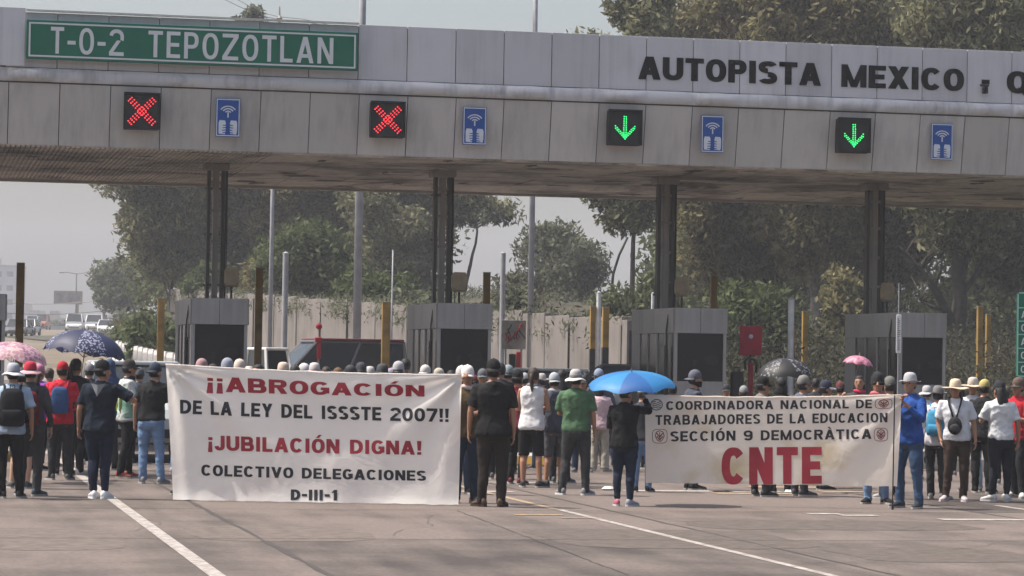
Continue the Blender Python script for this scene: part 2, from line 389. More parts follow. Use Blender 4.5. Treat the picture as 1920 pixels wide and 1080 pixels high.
# expansion joints between the slabs
M_joint = mat('tarred joint', (.05, .043, .038), .8)
for k in range(-5, 9):
    x = 3.25+4.6*k
    if abs(x-7.85) < .1: x = 7.95
    mb = MB(); y = 16.0; rr = random.Random(k)
    px_ = 0
    while y < 64:
        d = rr.uniform(-.012, .012); wv = .014 + rr.uniform(0, .012)*(2 if k == 0 else 1)
        mb.quad((x+px_-wv, y, .003), (x+px_+wv, y, .003), (x+d+wv, y+.6, .003), (x+d-wv, y+.6, .003)); px_ = d; y += .6
    structure('slab_joint', mb, M_joint)
for y in (21.3, 26.5, 31.7, 36.9, 42.1, 47.3):
    mb = MB(); rr = random.Random(int(y)); x = -24.0; p0 = 0
    while x < 50:
        d = rr.uniform(-.03, .03); mb.quad((x, y+p0-.012, .0035), (x+1, y+d-.012, .0035), (x+1, y+d+.012, .0035), (x, y+p0+.012, .0035)); p0 = d; x += 1
    structure('slab_joint', mb, M_joint)
pa_, pb_ = atZ(858, 958), atZ(1175, 1078)
mb = MB(); rr = random.Random(3); pv_ = None
for i in range(41):
    q = pa_.lerp(pb_, i/40); q = Vector((q.x+rr.uniform(-.015, .015), q.y, .0038)); w_ = rr.uniform(.004, .009)
    if pv_: mb.quad((pv_.x-w_, pv_.y, .0038), (pv_.x+w_, pv_.y, .0038), (q.x+w_, q.y, .0038), (q.x-w_, q.y, .0038))
    pv_ = q
structure('slab_joint', mb, M_joint)
for (px, py, a_, b_, sd) in ((1250, 1010, 1.3, 1.5, 1), (520, 1000, .9, 1.2, 2), (1560, 985, 1.6, .9, 3), (90, 1010, .7, 1.6, 4), (1750, 1040, .9, 1.0, 5)):   # relaid concrete patches
    g = atZ(px, py); rr = random.Random(sd); n_ = 26; mb = MB()
    mb.add([(g.x+a_*math.copysign(abs(math.cos(t))**.5, math.cos(t))*rr.uniform(.93, 1.03), g.y+b_*math.copysign(abs(math.sin(t))**.5, math.sin(t))*rr.uniform(.93, 1.03), .0022) for t in [2*PI*i/n_ for i in range(n_)]], [tuple(range(n_))])
    structure('concrete_patch', mb, mat('relaid concrete %d' % (sd % 2), ((.112, .090, .077), (.088, .071, .061))[sd % 2], .9, var=.25, scale=7, bump=.3, bscale=60))
for (x, y, a, ln) in ((4.6, 27, 1.1, 5), (9.2, 25, .5, 6), (6.2, 29.4, .3, 4), (11.2, 29.5, -.2, 5), (10, 28, .9, 3), (1.5, 27, .2, 4)):   # hairline cracks
    mb = MB(); rr = random.Random(int(x*10)); p_ = Vector((x, y, .0042)); 
    for i in range(int(ln/.25)):
        a += rr.uniform(-.5, .5)*.6; q = p_ + Vector((math.cos(a)*.25, math.sin(a)*.25, 0)); s_ = Vector((-math.sin(a), math.cos(a), 0))*rr.uniform(.0015, .004)
        mb.quad(p_-s_, q-s_, q+s_, p_+s_); p_ = q
    structure('pavement_crack', mb, M_joint)

# ------------------------------------------------------------------ toll canopy
CY = 51.94
M_up = panel_mat('upper cladding', (.50, .495, .52), .22, .42)
M_low = panel_mat('lower cladding', (.44, .415, .395), .26, .5)
M_band = panel_mat('gutter cladding', (.48, .475, .49), .45, .35, (.06, .055, .05))
M_gap = mat('dark seam', (.03, .028, .027), .8)
M_steel = panel_mat('grimy pier steel', (.20, .178, .155), .6, .45)
M_dark = mat('dark conduit', (.02, .019, .018), .6)
CX0, CX1 = -9.0, 30.0
canopy = empty('toll_canopy', (0, CY, 0), 0, 'long grey metal clad toll plaza canopy spanning the lanes on dark steel piers', 'canopy')
rr = random.Random(4)
mb = MB(); gap = MB()
x = 8.037-.925*18; k = 0
while x < CX1:
    if x+.925 > 8.03 or x+.925 <= 1.0 or True:
        y0 = rr.uniform(-.004, .006)
        if x > 8.0: mb.bbox(x+.007, x+.918, y0, y0+.05, 6.925, 7.95, .004)
        elif x < 1.2: mb.bbox(x+.007, min(x+.918, 1.88), -.14+y0, -.09+y0, 6.93, 7.99, .004)
        else: mb.bbox(x+.007, x+.918, y0, y0+.05, 6.925, 7.93, .004)
    x += .925
mb.bbox(1.5, 1.9, -.14, -.09, 6.93, 7.99, .004)
mb.build('upper_fascia', M_up, canopy)
MB().box(CX0+.4, CX1-.2, .052, .12, 6.68, 7.92).build('backing_board', M_gap, canopy)
MB().box(1.91, 8.03, -.10, .03, 7.945, 7.975).build('sign_ledge', mat('pale ledge metal', (.5, .49, .47), .4), canopy)
# bulging gutter band
mb = MB(); nx = 620; prof = 9; rows = []
for j in range(nx+1):
    x = CX0+(CX1-CX0)*j/nx; t = (x-8.037)/.925; fr = t-math.floor(t); h_ = random.Random(int(math.floor(t))*7+3).random()
    amp = .035+.11*h_*math.sin(PI*fr)**.6 + .035*mnoise.noise(Vector((x*1.7, 3, 0))) + .02*mnoise.noise(Vector((x*5, 1, 0)))
    if fr < .03: amp -= .035
    rows.append([(x, -.012-amp*math.sin(PI*(i/(prof-1)))**.7, 6.665+.25*i/(prof-1)+.008*mnoise.noise(Vector((x*2, i*.3, 5)))) for i in range(prof)])
vs = [p for r in rows for p in r]
mb.add(vs, [(j*prof+i, (j+1)*prof+i, (j+1)*prof+i+1, j*prof+i+1) for j in range(nx) for i in range(prof-1)])
mb.build('gutter_band', M_band, canopy, True)
MB().box(CX0, CX1, -.02, .05, 6.645, 6.662).build('drip_edge', M_gap, canopy)
# raked lower panels
mb = MB(); x = 1.63-.92*12
while x < CX1-1:
    d = rr.uniform(-.006, .008)
    for (a, b) in ((x+.008, x+.912),):
        mb.add([(a, d, 6.64), (b, d, 6.64), (b, .2+d, 5.53), (a, .2+d, 5.53), (a, d+.04, 6.64), (b, d+.04, 6.64), (b, .24+d, 5.53), (a, .24+d, 5.53)],
               [(3, 2, 1, 0), (4, 5, 6, 7), (0, 4, 7, 3), (1, 2, 6, 5), (0, 1, 5, 4), (3, 7, 6, 2)])
    x += .92
mb.build('lower_fascia', M_low, canopy)
gap.add([(CX0, .03, 6.64), (CX1, .03, 6.64), (CX1, .225, 5.54), (CX0, .225, 5.54), (CX0, .3, 6.64), (CX1, .3, 6.64), (CX1, .3, 5.54), (CX0, .3, 5.54)], [(3, 2, 1, 0), (4, 5, 6, 7), (0, 4, 7, 3), (1, 2, 6, 5), (0, 1, 5, 4), (3, 7, 6, 2)])
gap.build('seam_backing', M_gap, canopy)
def soffit_mat():
    m = bpy.data.materials.new('stained soffit'); n, l, p = _nodes(m); p.inputs['Roughness'].default_value = .75
    tc = n.new('ShaderNodeTexCoord')
    n1 = n.new('ShaderNodeTexNoise'); n1.inputs['Scale'].default_value = .5; n1.inputs['Detail'].default_value = 8; n1.inputs['Roughness'].default_value = .65; n1.inputs['Distortion'].default_value = .8; l.new(tc.outputs['Object'], n1.inputs['Vector'])
    r = n.new('ShaderNodeValToRGB'); e = r.color_ramp.elements; e[0].position = .36; e[0].color = (.07, .058, .048, 1); e[1].position = .56; e[1].color = (.56, .49, .43, 1)
    l.new(n1.outputs['Fac'], r.inputs['Fac'])
    n2 = n.new('ShaderNodeTexNoise'); n2.inputs['Scale'].default_value = 6; n2.inputs['Detail'].default_value = 5; l.new(tc.outputs['Object'], n2.inputs['Vector'])
    mx = n.new('ShaderNodeMix'); mx.data_type = 'RGBA'; mx.blend_type = 'MULTIPLY'; mx.inputs['Factor'].default_value = .5
    bw = n.new('ShaderNodeMapRange'); bw.inputs['From Min'].default_value = .3; bw.inputs['From Max'].default_value = .6; bw.inputs['To Min'].default_value = .35; l.new(n2.outputs['Fac'], bw.inputs['Value'])
    l.new(r.outputs[0], mx.inputs['A']); l.new(bw.outputs[0], mx.inputs['B']); l.new(mx.outputs['Result'], p.inputs['Base Color'])
    return m
M_sof = soffit_mat()
mb = MB(); x = CX0   # corrugated boards on the left, flat sheets with lap joints further right
while x < 6.4:
    mb.box(x, x+.062, .245, 10.0, 5.50, 5.53); mb.box(x+.062, x+.09, .245, 10.0, 5.522, 5.53); x += .09
for i, xs in enumerate([x+.004]+[6.5+1.22*q for q in range(1, 20)]):
    xe = min(CX1, 6.5+1.22*(i+1)) if i < 19 else CX1
    for j, (ya, yb) in enumerate(((.245, 2.6), (2.61, 5.1), (5.11, 7.5), (7.51, 10.0))):
        dz = rr.uniform(-.012, .006); mb.box(xs+.006, xe-.006, ya, yb, 5.505+dz, 5.53)
mb.build('soffit', M_sof, canopy)
MB().box(CX0, CX1, .31, 9.9, 5.535, 5.56).box(CX0, CX1, 10.0, 10.12, 5.44, 7.2).box(CX0, CX1, .13, 10.1, 7.55, 7.62).box(CX0, CX0+.1, .13, 10, 5.56, 7.55).box(CX1-.1, CX1, .13, 10, 5.56, 7.55).build('roof_deck', M_low, canopy)
mb = MB()
for q in range(60):   # torn edges and holes in the boards read as dark flecks
    x = rr.uniform(0, 24); y = rr.uniform(.4, 9.6); a = rr.uniform(.05, .35); b = rr.uniform(.04, .3)
    mb.lathe([(.02, 5.488), (1, 5.489), (1, 5.4895), (.02, 5.4905)], 9); nn = len(mb.v)
    for i in range(nn-36, nn):
        v_ = mb.v[i]; s_ = 1+.4*math.sin(i*2.7+q); mb.v[i] = (x+v_[0]*a*s_, y+v_[1]*b*s_, v_[2])
tp_ = mb.build('torn_patch', M_dark, canopy); tp_['kind'] = 'stuff'
PIERX = [1.25, 5.78, 10.30, 14.91, 19.36, 23.9]
for i, x in enumerate(PIERX):
    y = 55.3-CY
    c = MB()
    c.bbox(x-.055, x+.055, y-.1, y+.12, 2.72, 5.50, .006)
    for z in (3.35, 3.95, 4.55, 5.1): c.box(x-.1, x+.1, y-.112, y+.13, z, z+.05)
    c.bbox(x-.24, x+.24, y-.22, y+.26, 5.36, 5.50, .02)
    col = c.build('pier', M_steel, canopy)
    s = MB()
    for dx in (-.142, .138):
        s.bbox(x+dx-.03, x+dx+.035, y-.08, y+.1, 2.76, 5.5, .005)
    for z in (3.1, 4.1, 5.0): s.box(x-.2, x+.2, y+.125, y+.15, z, z+.04)
    s.build('side_channel', mat('side channel steel', (.05, .045, .04), .6), col)
    s = MB(); s.tube([(x+.195, y-.05, 2.77), (x+.185, y-.06, 3.6), (x+.2, y-.05, 4.6), (x+.195, y, 5.5)], .016, 6); s.tube([(x+.215, y-.02, 2.77), (x+.225, y-.02, 4.0), (x+.22, y-.02, 5.5)], .012, 6)
    s.build('cable_run', M_dark, col)
# lettering fixed to the upper fascia
def on_fascia(x0, z0, h, sx, y=-.012):
    return lambda u, v, k: Vector((x0+u*h*sx, y-k, z0+v*h))
M_black = mat('black letter plastic', (.006, .006, .007), .6, spec=.15)
def fascia_word(txt, xa, xb, za, zb, name='lettering'):
    L = Letters(.25, 1.0, .07); ln = L.length(txt); h = zb-za
    sx = (xb-xa)/(ln*h)
    fn = on_fascia(xa, za, h, sx)
    return L.build(name, txt, fn, M_black, canopy, .4)
a = atY(1197, 148, CY-.03); b = atY(1540, 160, CY-.03); c_ = atY(1197, 105, CY-.03)
LZ0, LZ1 = a.z, c_.z
fascia_word('AUTOPISTA', a.x, b.x, LZ0, LZ1)
a = atY(1577, 160, CY); b = atY(1807, 168, CY); fascia_word('MEXICO', a.x, b.x, LZ0, LZ1)
a = atY(1840, 160, CY); b = atY(1856, 160, CY)
L = Letters(.235); L.build('lettering', '-', on_fascia(a.x, LZ0, LZ1-LZ0, .9), M_black, canopy, .5)
a = atY(1887, 160, CY); fascia_word('QUERETARO', a.x, a.x+4.35, LZ0, LZ1)
lamp_p = atY(1847, 162, CY-.1)
fl = empty('floodlight', (lamp_p.x, CY, lamp_p.z), 0, 'small black floodlight bracketed to the upper fascia between MEXICO and Q', 'floodlight')
MB().bbox(-.045, .045, -.16, -.05, -.14, -.01, .012).build('lamp_housing', M_black, fl)
MB().box(-.02, .02, -.05, .0, -.08, -.05).box(-.09, .09, -.08, -.055, .0, .04).build('bracket', M_dark, fl)

# ------------------------------------------------------------------ green place sign
M_green = mat('green sign sheeting', (.006, .115, .068), .4, var=.1, scale=2)
M_signw = mat('reflective white', (.55, .57, .58), .4, var=.06)
SY = CY-.24
tl, tr_, bl = atY(50, 34, SY), atY(672, 60, SY), atY(50, 110, SY)
gs = empty('place_sign', (tl.x, SY, bl.z), 0, 'long green sign reading T-0-2 TEPOZOTLAN fixed to the canopy', 'road sign')
W_, H_ = tr_.x-tl.x, tl.z-bl.z-.02
MB().bbox(0, W_, 0, .05, 0, H_, .01).build('sign_panel', M_green, gs)
mb = MB(); e_ = .045; t_ = .03
mb.box(e_, W_-e_, -.006, -.001, e_, e_+t_).box(e_, W_-e_, -.006, -.001, H_-e_-t_, H_-e_).box(e_, e_+t_, -.006, -.001, e_+t_, H_-e_-t_).box(W_-e_-t_, W_-e_, -.006, -.001, e_+t_, H_-e_-t_)
mb.build('border', M_signw, gs)
for txt, pa, pb in (('T-0-2', 95, 232), ('TEPOZOTLAN', 278, 625)):
    xa, xb = atY(pa, 80, SY).x-tl.x, atY(pb, 90, SY).x-tl.x
    L = Letters(.165, .92, .17); h = .485; ln = L.length(txt); sx = (xb-xa)/(ln*h)
    L.build('lettering', txt, (lambda u, v, k, xa=xa, sx=sx, h=h: Vector((xa+u*h*sx, -.006-k, H_*.5-.245+v*h))), M_signw, gs, .5)
mb = MB()
for x in (.4, 1.6, 2.8, 4.0, 5.2): mb.box(x, x+.05, .05, .19, .1, .16).box(x, x+.05, .05, .19, H_-.2, H_-.14)
mb.build('bracket', M_dark, gs)

# ------------------------------------------------------------------ lane signals and toll tag signs
M_led_r = emit('red led', (1.0, .035, .05), 1.5); M_led_g = emit('green led', (.03, 1.0, .22), 1.15)
M_case = mat('black signal case', (.012, .012, .013), .5)
SIGX = [4.03+4.56*k for k in range(4)]
where = ['red cross lane signal box on the canopy below the letters T-0-2', 'red cross lane signal box on the canopy right of the long green sign',
         'green arrow lane signal box on the canopy left of the letters AUTOPISTA', 'green arrow lane signal box on the canopy below the word MEXICO']
for k, x in enumerate(SIGX):
    z = 6.18
    s = empty('lane_signal', (x, CY, z), 0, where[k], 'lane signal', 'lane signals along the canopy')
    hw, hh = .315, .33
    MB().bbox(-hw, hw, -.14, .08, -hh, hh, .012).build('signal_case', M_case, s)
    hood = MB().box(-hw-.015, hw+.015, -.2, -.14, hh-.012, hh+.012).box(-hw-.016, -hw+.004, -.18, -.14, -hh, hh-.013).box(hw-.004, hw+.016, -.18, -.14, -hh, hh-.013)
    hood.build('visor', M_case, s)
    mb = MB(); pts = []
    rd = random.Random(k)
    if k < 2:
        for sg in (1, -1):
            for i in range(-5, 6):
                for d in (-.05, 0, .05):
                    t = i*.043; pts.append((t+d*.6, sg*t*1.0-sg*d*.6))
    else:
        for i in range(10): pts += [(-.022, .21-i*.042), (.022, .21-i*.042)]
        for i in range(7):
            for d in (0, .045): pts += [(-i*.031, -.21+i*.031*1.05+d), (i*.031, -.21+i*.031*1.05+d)]
    for (a, b) in pts:
        a += rd.uniform(-.003, .003); b += rd.uniform(-.003, .003)
        mb.lathe([(.0125, 0), (.0125, .006)], 6); nn = len(mb.v)
        for i in range(nn-12, nn):
            v_ = mb.v[i]; mb.v[i] = (a+v_[0], -.142-v_[2], b+v_[1])
    mb.build('led_cross' if k < 2 else 'led_arrow', M_led_r if k < 2 else M_led_g, s)
M_blue = mat('blue sign sheeting', (.012, .065, .27), .4, var=.08)
M_symb = mat('white symbol sheeting', (.52, .55, .60), .4, var=.1)
wh2 = ['blue toll tag sign with white hands between the two red cross signals', 'blue toll tag sign with white hands right of the second red cross',
       'blue toll tag sign with white hands between the two green arrows', 'blue toll tag sign with white hands right of the last green arrow']
tags0 = None
for k in range(4):
    x = 5.62+4.64*k; z = 6.125
    s = empty('toll_tag_sign', (x, CY-.05, z), 0, wh2[k], 'sign', 'toll tag signs along the canopy')
    w2, h2 = .225, .355
    MB().bbox(-w2, w2, 0, .03, -h2, h2, .012).build('sign_panel', M_blue, s)
    mb = MB()
    for a in ((-w2+.012, w2-.012, h2-.03, h2-.012), (-w2+.012, w2-.012, -h2+.012, -h2+.03), (-w2+.012, -w2+.028, -h2+.03, h2-.03), (w2-.028, w2-.012, -h2+.03, h2-.03)):
        mb.box(a[0], a[1], -.005, -.001, a[2], a[3])
    mb.build('border', M_symb, s)
    mb = MB(); rd = random.Random(k+11)
    for rr_ in (.15, .105, .06):          # radio waves
        pr = None
        for i in range(13):
            a = R(148-116*i/12); o_ = Vector((math.cos(a)*rr_*1.12, -.004, .07+math.sin(a)*rr_)); q_ = Vector((math.cos(a)*(rr_-.021)*1.12, -.004, .07+math.sin(a)*(rr_-.021)))
            if pr: mb.quad(pr[1], q_, o_, pr[0])
            pr = (o_, q_)
    mb.box(-.012, .012, -.0055, -.001, .0, .1)
    for sg in (-1, 1):                      # two hands facing each other
        cx = sg*.105
        out = [(cx-.062, -.30), (cx+.052, -.31), (cx+.066, -.24), (cx+.066, -.10), (cx+.05, -.055), (cx-.05, -.05), (cx-.066, -.10), (cx-.066, -.24)]
        mb.add([(a_, -.004, b_) for a_, b_ in out], [tuple(range(8))])
    mb.build('symbol', M_symb, s)
    mb = MB()
    for sg in (-1, 1):
        for j in range(4):
            zz = -.13-j*.045; x0 = sg*.105-sg*.07; ln = rd.uniform(.05, .085)
            mb.add([(x0, -.0062, zz), (x0+sg*ln, -.0062, zz-.012), (x0+sg*ln*.8, -.0062, zz-.026), (x0, -.0062, zz-.02)], [(0, 1, 2, 3) if sg > 0 else (3, 2, 1, 0)])
    mb.build('finger_mark', M_blue, s)

# ------------------------------------------------------------------ booths on their islands
M_booth = panel_mat('booth cladding', (.235, .227, .223), .3, .45)
M_boothd = mat('booth inner dark', (.012, .012, .013), .9)
def glass(name, tint=(.010, .0105, .012), a=.55):
    if name in MATS: return MATS[name]
    m = bpy.data.materials.new(name); n, l, p = _nodes(m)
    p.inputs['Base Color'].default_value = (*tint, 1); p.inputs['Roughness'].default_value = .06; p.inputs['Specular IOR Level'].default_value = .22
    nz = n.new('ShaderNodeTexNoise'); nz.inputs['Scale'].default_value = 1.6; nz.inputs['Detail'].default_value = 6
    tc = n.new('ShaderNodeTexCoord'); l.new(tc.outputs['Object'], nz.inputs['Vector'])
    mr = n.new('ShaderNodeMapRange'); mr.inputs['To Min'].default_value = .06; mr.inputs['To Max'].default_value = .4; l.new(nz.outputs['Fac'], mr.inputs['Value']); l.new(mr.outputs[0], p.inputs['Roughness'])
    MATS[name] = m; return m
M_glass = glass('dark booth glass')
M_kerb = mat('island concrete', (.3, .275, .24), .9, var=.25, scale=3, bump=.4, bscale=20)
M_kerby = mat('yellow kerb paint', (.42, .25, .05), .8, var=.3, scale=5)
lab = {-1: 'grey toll booth cut by the left edge of the photo', 0: 'grey toll booth behind the left end of the long white banner', 1: 'grey toll booth behind the right end of the long white banner',
       2: 'grey toll booth behind the blue umbrella', 3: 'grey toll booth behind the pink parasol and the right banner', 4: 'grey toll booth beside the green tariff sign at right'}
booths = {}
for k in range(-1, 5):
    X = (5.05+4.61*k if k != 3 else 18.80) if k >= 0 else .63
    mb = MB()
    pl = [(-.12, 46.4), (.1, 45.4), (.55, 45.0), (1.0, 45.4), (1.2, 46.4), (1.2, 63), (-.12, 63)]
    mb.rings([[Vector((X+a, b, z)) for a, b in pl] for z in (-.02, .17)])
    structure('island_kerb', mb, M_kerb)
    mb = MB(); mb.rings([[Vector((X+.54+(a-.54)*1.012, 46.4+(b-46.4)*1.02, z)) for a, b in ((-.12, 46.4), (.1, 45.4), (.55, 45.0), (1.0, 45.4), (1.2, 46.4))] for z in (.03, .155)], cap=False, closed=False)
    structure('kerb_paint', mb, M_kerby)
    b = empty('toll_booth', (X, 52.12, .17), 0, lab[k], 'toll booth', 'toll booths under the canopy')
    W1, D1, H1, ZW, ZB = (.95 if k == 3 else 1.03), 3.3, 2.61, 2.14, 1.22
    h = MB()
    h.bbox(0, .5, -.03, .02, ZW, H1, .006).bbox(.506, W1, -.03, .02, ZW, H1, .006)
    for j, (a, c2) in enumerate(((.03, .55), (.556, 1.5), (1.506, 2.3), (2.306, D1-.12))):
        h.bbox(-.03, .02, a, c2, ZW, H1, .006); h.bbox(W1-.02, W1+.03, a, c2, ZW, H1, .006)
    h.bbox(0, W1, D1-.05, D1, ZW, H1, .02)
    h.build('header_panel', M_booth, b)
    MB().box(.02, W1-.02, .025, D1-.06, H1-.09, H1-.015).box(-.02, W1+.02, -.02, D1-.01, H1-.014, H1+.012).build('roof', M_booth, b)
    fr = MB()
    for (px_, py_) in ((.0, -.01), (W1-.06, -.01), (.0, D1-.1), (W1-.06, D1-.1)): MB().bbox(px_, px_+.06, py_, py_+.08, 0, ZW, .005).build('corner_post', M_booth, b)
    for y in (.62, 1.25, 1.95, 2.6):
        fr.box(-.012, .03, y, y+.055, ZB-.25, ZW); fr.box(W1-.03, W1+.012, y, y+.055, ZB-.25, ZW)
    fr.build('mullion', M_booth, b)
    lo = MB().bbox(.065, W1-.065, -.005, .04, 0, ZB, .006).bbox(.0, .05, .075, 2.55, 0, ZB-.26, .006).bbox(W1-.05, W1, .075, 2.55, 0, ZB-.26, .006).bbox(.066, W1-.066, D1-.09, D1-.05, 0, ZW, .005)
    lo.bbox(-.006, .045, 2.66, D1-.11, 0, ZW, .006).bbox(W1-.045, W1+.006, 2.66, D1-.11, 0, ZW, .006)
    lo.build('wall_panel', M_booth, b)
    MB().box(.064, W1-.064, .005, .017, ZB+.004, ZW-.004).build('front_window', M_glass, b)
    for y0, y1 in ((.08, .61), (.685, 1.24), (1.315, 1.94), (2.015, 2.59)):
        MB().box(.008, .018, y0, y1, ZB-.24, ZW-.004).build('side_window', M_glass, b)
    MB().box(W1-.018, W1-.008, .08, 2.59, ZB-.24, ZW-.004).build('side_window', M_glass, b)
    MB().box(.25, W1-.2, .9, 1.6, 0, 1.0).box(.12, W1-.15, 2.0, 2.06, 0, ZW-.05).build('inner_desk', M_boothd, b)
    MB().tube([(-.06, .38, .9), (-.06, .38, 1.9)], .035, 8).tube([(-.06, .38, 1.9), (-.06, .38, 2.2), (-.02, .38, 2.5)], .018, 6).build('side_lamp', M_dark, b)
    booths[k] = b
# loudspeaker boxes standing on the booth roofs
M_beige = mat('faded beige paint', (.24, .18, .11), .7, var=.25, scale=5)
bx_lab = ['beige loudspeaker box on the roof of the booth behind the left banner end', 'beige loudspeaker box on the roof of the booth behind the right banner end', 'beige loudspeaker box on the roof of the booth behind the blue umbrella', 'beige loudspeaker box on the roof of the booth behind the pink parasol']
for k, (px, py, wd) in enumerate(((434, 520, 28), (861, 529, 30), (1278, 538, 26), (1663, 548, 24))):
    p_ = atY(px, py, 53.9); s = empty('loudspeaker_box', (p_.x, 53.9, 2.79), -.1, bx_lab[k], 'loudspeaker', 'loudspeaker boxes on booth roofs')
    hw = wd/2*53.9/FPX; hz = .19; zc = p_.z-2.79
    out = [(-hw, -hz*.6), (-hw*.7, -hz), (hw*.7, -hz), (hw, -hz*.6), (hw, hz*.6), (hw*.7, hz), (-hw*.7, hz), (-hw, hz*.6)]
    mb = MB(); mb.rings([[Vector((a*f_, y_, zc+b_*f_)) for a, b_ in out] for y_, f_ in ((-.16, .82), (-.13, 1), (.08, 1), (.1, .85))]); mb.build('box_body', M_beige, s)
    MB().lathe([(.02, 0), (.075, .004), (.08, .012), (.02, .013)], 14).map(lambda v: Vector((v.x, -.163-v.z, zc+v.y))).build('speaker_cone', M_beige, s)
    MB().tube([(0, -.03, 0), (0, -.03, zc-hz*.9)], .022, 8).box(-.07, .07, -.1, .04, .0, .03).box(-hw*.6, -hw*.5, -.04, -.02, .02, zc-hz*.8).build('stand', M_dark, s)

# ------------------------------------------------------------------ retaining wall and embankment
WA, WB = atD(322, 640, 150), atD(1188, 640, 75)
WA.z = WB.z = 0
Wd = (WB-WA); WL = Wd.length; Wu = Wd.normalized(); Wn = Vector((-Wu.y, Wu.x, 0))
if Wn.x < 0: Wn = -Wn
WZA, WZB = atD(322, 543, 150).z, atD(1188, 602, 75).z
def wtop(s): return WZA+(WZB-WZA)*s/WL
def wd(px):
    """distance at which a line of sight meets the wall"""
    r = ray(px, 640); a = Wn.dot(WA)/Wn.dot(r); return a*FPX
def sst(a, b, x): t = max(0, min(1, (x-a)/(b-a))); return t*t*(3-2*t)
def eh(x, y):
    q = Vector((x, y, 0))-WA; s = q.dot(Wu); t = q.dot(Wn); g = gz(y)
    if 0 <= s <= WL: k = sst(.05, .3, t); tp = wtop(s)
    elif s < 0: k = sst(0, 6, t)*sst(-90, -4, s); tp = WZA
    else: k = sst(.05, .3+.9*(s-WL), t); tp = max(1.2, WZB-(s-WL)*.06)
    k *= 1-sst(14, 24, t)
    if s > .3*WL: k *= 1-sst(.6, 2.5, t)*sst(.45*WL, .75*WL, s)
    return g*(1-k)+k*max(g+.2, tp-.12+.025*min(t, 50)) if k > 0 else g
rt = [.32, .6, 1.5, 3, 6, 10, 16, 24, 36, 60, 110]
ss = [-100, -60, -40, -20, -10, -4, -1, -.3] + [i*2.0 for i in range(0, int(WL/2)+1)] + [WL-.1] + [WL+3*i for i in range(1, 20)]
mb = MB(); vs = []
for s in ss:
    for t in rt:
        q = WA+Wu*s+Wn*t; vs.append((q.x, q.y, eh(q.x, q.y)+.03+.12*mnoise.noise(Vector((s*.4, t*.4, 1)))))
n_ = len(rt); mb.add(vs, [(j*n_+i, j*n_+i+1, (j+1)*n_+i+1, (j+1)*n_+i) for j in range(len(ss)-1) for i in range(n_-1)])
structure('embankment', mb, mat('dry scrub soil', (.05, .045, .03), .95, var=.4, scale=.8, bump=.5, bscale=4), True)
wall = empty('retaining_wall', (WA.x, WA.y, 0), math.atan2(Wu.y, Wu.x), 'long weathered concrete retaining wall with stained panels below the scrubby bank', 'wall')
M_wall = panel_mat('weathered wall concrete', (.175, .157, .145), .8, .9, (.10, .085, .07), .6)
mb = MB(); x = 0; rr = random.Random(9); i = 0
while x < WL:
    e = min(WL, x+2.42); g0 = gz(WA.y+Wu.y*x)-.3
    d = rr.uniform(-.03, .03); mb.bbox(x+.012, e-.012, -.16+d, .28, g0, wtop(x)+rr.uniform(-.03, .04), .012); x += 2.42; i += 1
mb.build('wall_panel', M_wall, wall)
mb = MB(); x = 0
while x < WL-.5:
    mb.bbox(x-.1, x+.1, -.22, -.19, gz(WA.y+Wu.y*x)-.3, wtop(x)-.12, .02); x += 4.84
mb.build('pilaster', M_wall, wall)
mb = MB().rings([[Vector((x_, a_, b_)) for a_, b_ in ((-.12, -.2), (.2, -.2), (.2, wtop(x_)-.25), (-.12, wtop(x_)-.25))] for x_ in (0, WL)]); mb.build('joint_backing', M_gap, wall)

# ------------------------------------------------------------------ trees
import numpy as np
M_bark = mat('grey brown bark', (.075, .06, .048), .95, var=.4, scale=5, bump=.7, bscale=14)
M_barkp = mat('pale peeling bark', (.22, .19, .16), .9, var=.45, scale=4, bump=.4)
LEAFS = {'euc': leaf_mat('eucalyptus leaves', (.026, .031, .016), (.25, .245, .135)),
         'brown': leaf_mat('dusty olive leaves', (.034, .031, .014), (.25, .225, .11)),
         'green': leaf_mat('fresh green leaves', (.02, .033, .012), (.11, .135, .055)),
         'dark': leaf_mat('deep green leaves', (.018, .025, .013), (.155, .17, .08)),
         'dry': leaf_mat('dry scrub twigs', (.045, .038, .028), (.14, .12, .085)),
         'grey': leaf_mat('grey green leaves', (.03, .036, .022), (.18, .19, .12))}
def leaf_mesh(name, c, L, W, droop, rs):
    n = len(c); u = rs.normal(size=(n, 3)); u[:, 2] -= droop; u /= np.linalg.norm(u, axis=1)[:, None]
    v = np.cross(u, rs.normal(size=(n, 3))); v /= np.linalg.norm(v, axis=1)[:, None]
    sc = rs.uniform(.6, 1.35, size=(n, 1)); a = u*sc*L/2; b = v*sc*W/2
    V = np.stack([c-a, c+b-a*.1, c+a, c-b-a*.1], 1).reshape(-1, 3)
    me = bpy.data.meshes.new(name); me.vertices.add(4*n); me.vertices.foreach_set('co', V.astype(np.float32).ravel())
    me.loops.add(4*n); me.loops.foreach_set('vertex_index', np.arange(4*n, dtype=np.int32))
    me.polygons.add(n); me.polygons.foreach_set('loop_start', np.arange(0, 4*n, 4, dtype=np.int32))
    try: me.polygons.foreach_set('loop_total', np.full(n, 4, np.int32))
    except Exception: pass
    me.update(calc_edges=True); return me
def clump_pts(cs, rads, per, rs, flat=.75):
    out = []
    for c, r in zip(cs, rads):
        k = max(6, int(per*r*r)); d = rs.normal(size=(k, 3)); d /= np.linalg.norm(d, axis=1)[:, None]
        rad = rs.uniform(.03, 1, size=(k, 1))**.62*1.22+np.abs(rs.normal(size=(k, 1)))*.10
        out.append(np.array(c)+d*rad*r*np.array([1, 1, flat])*rs.uniform(.8, 1.15))
    return np.concatenate(out)
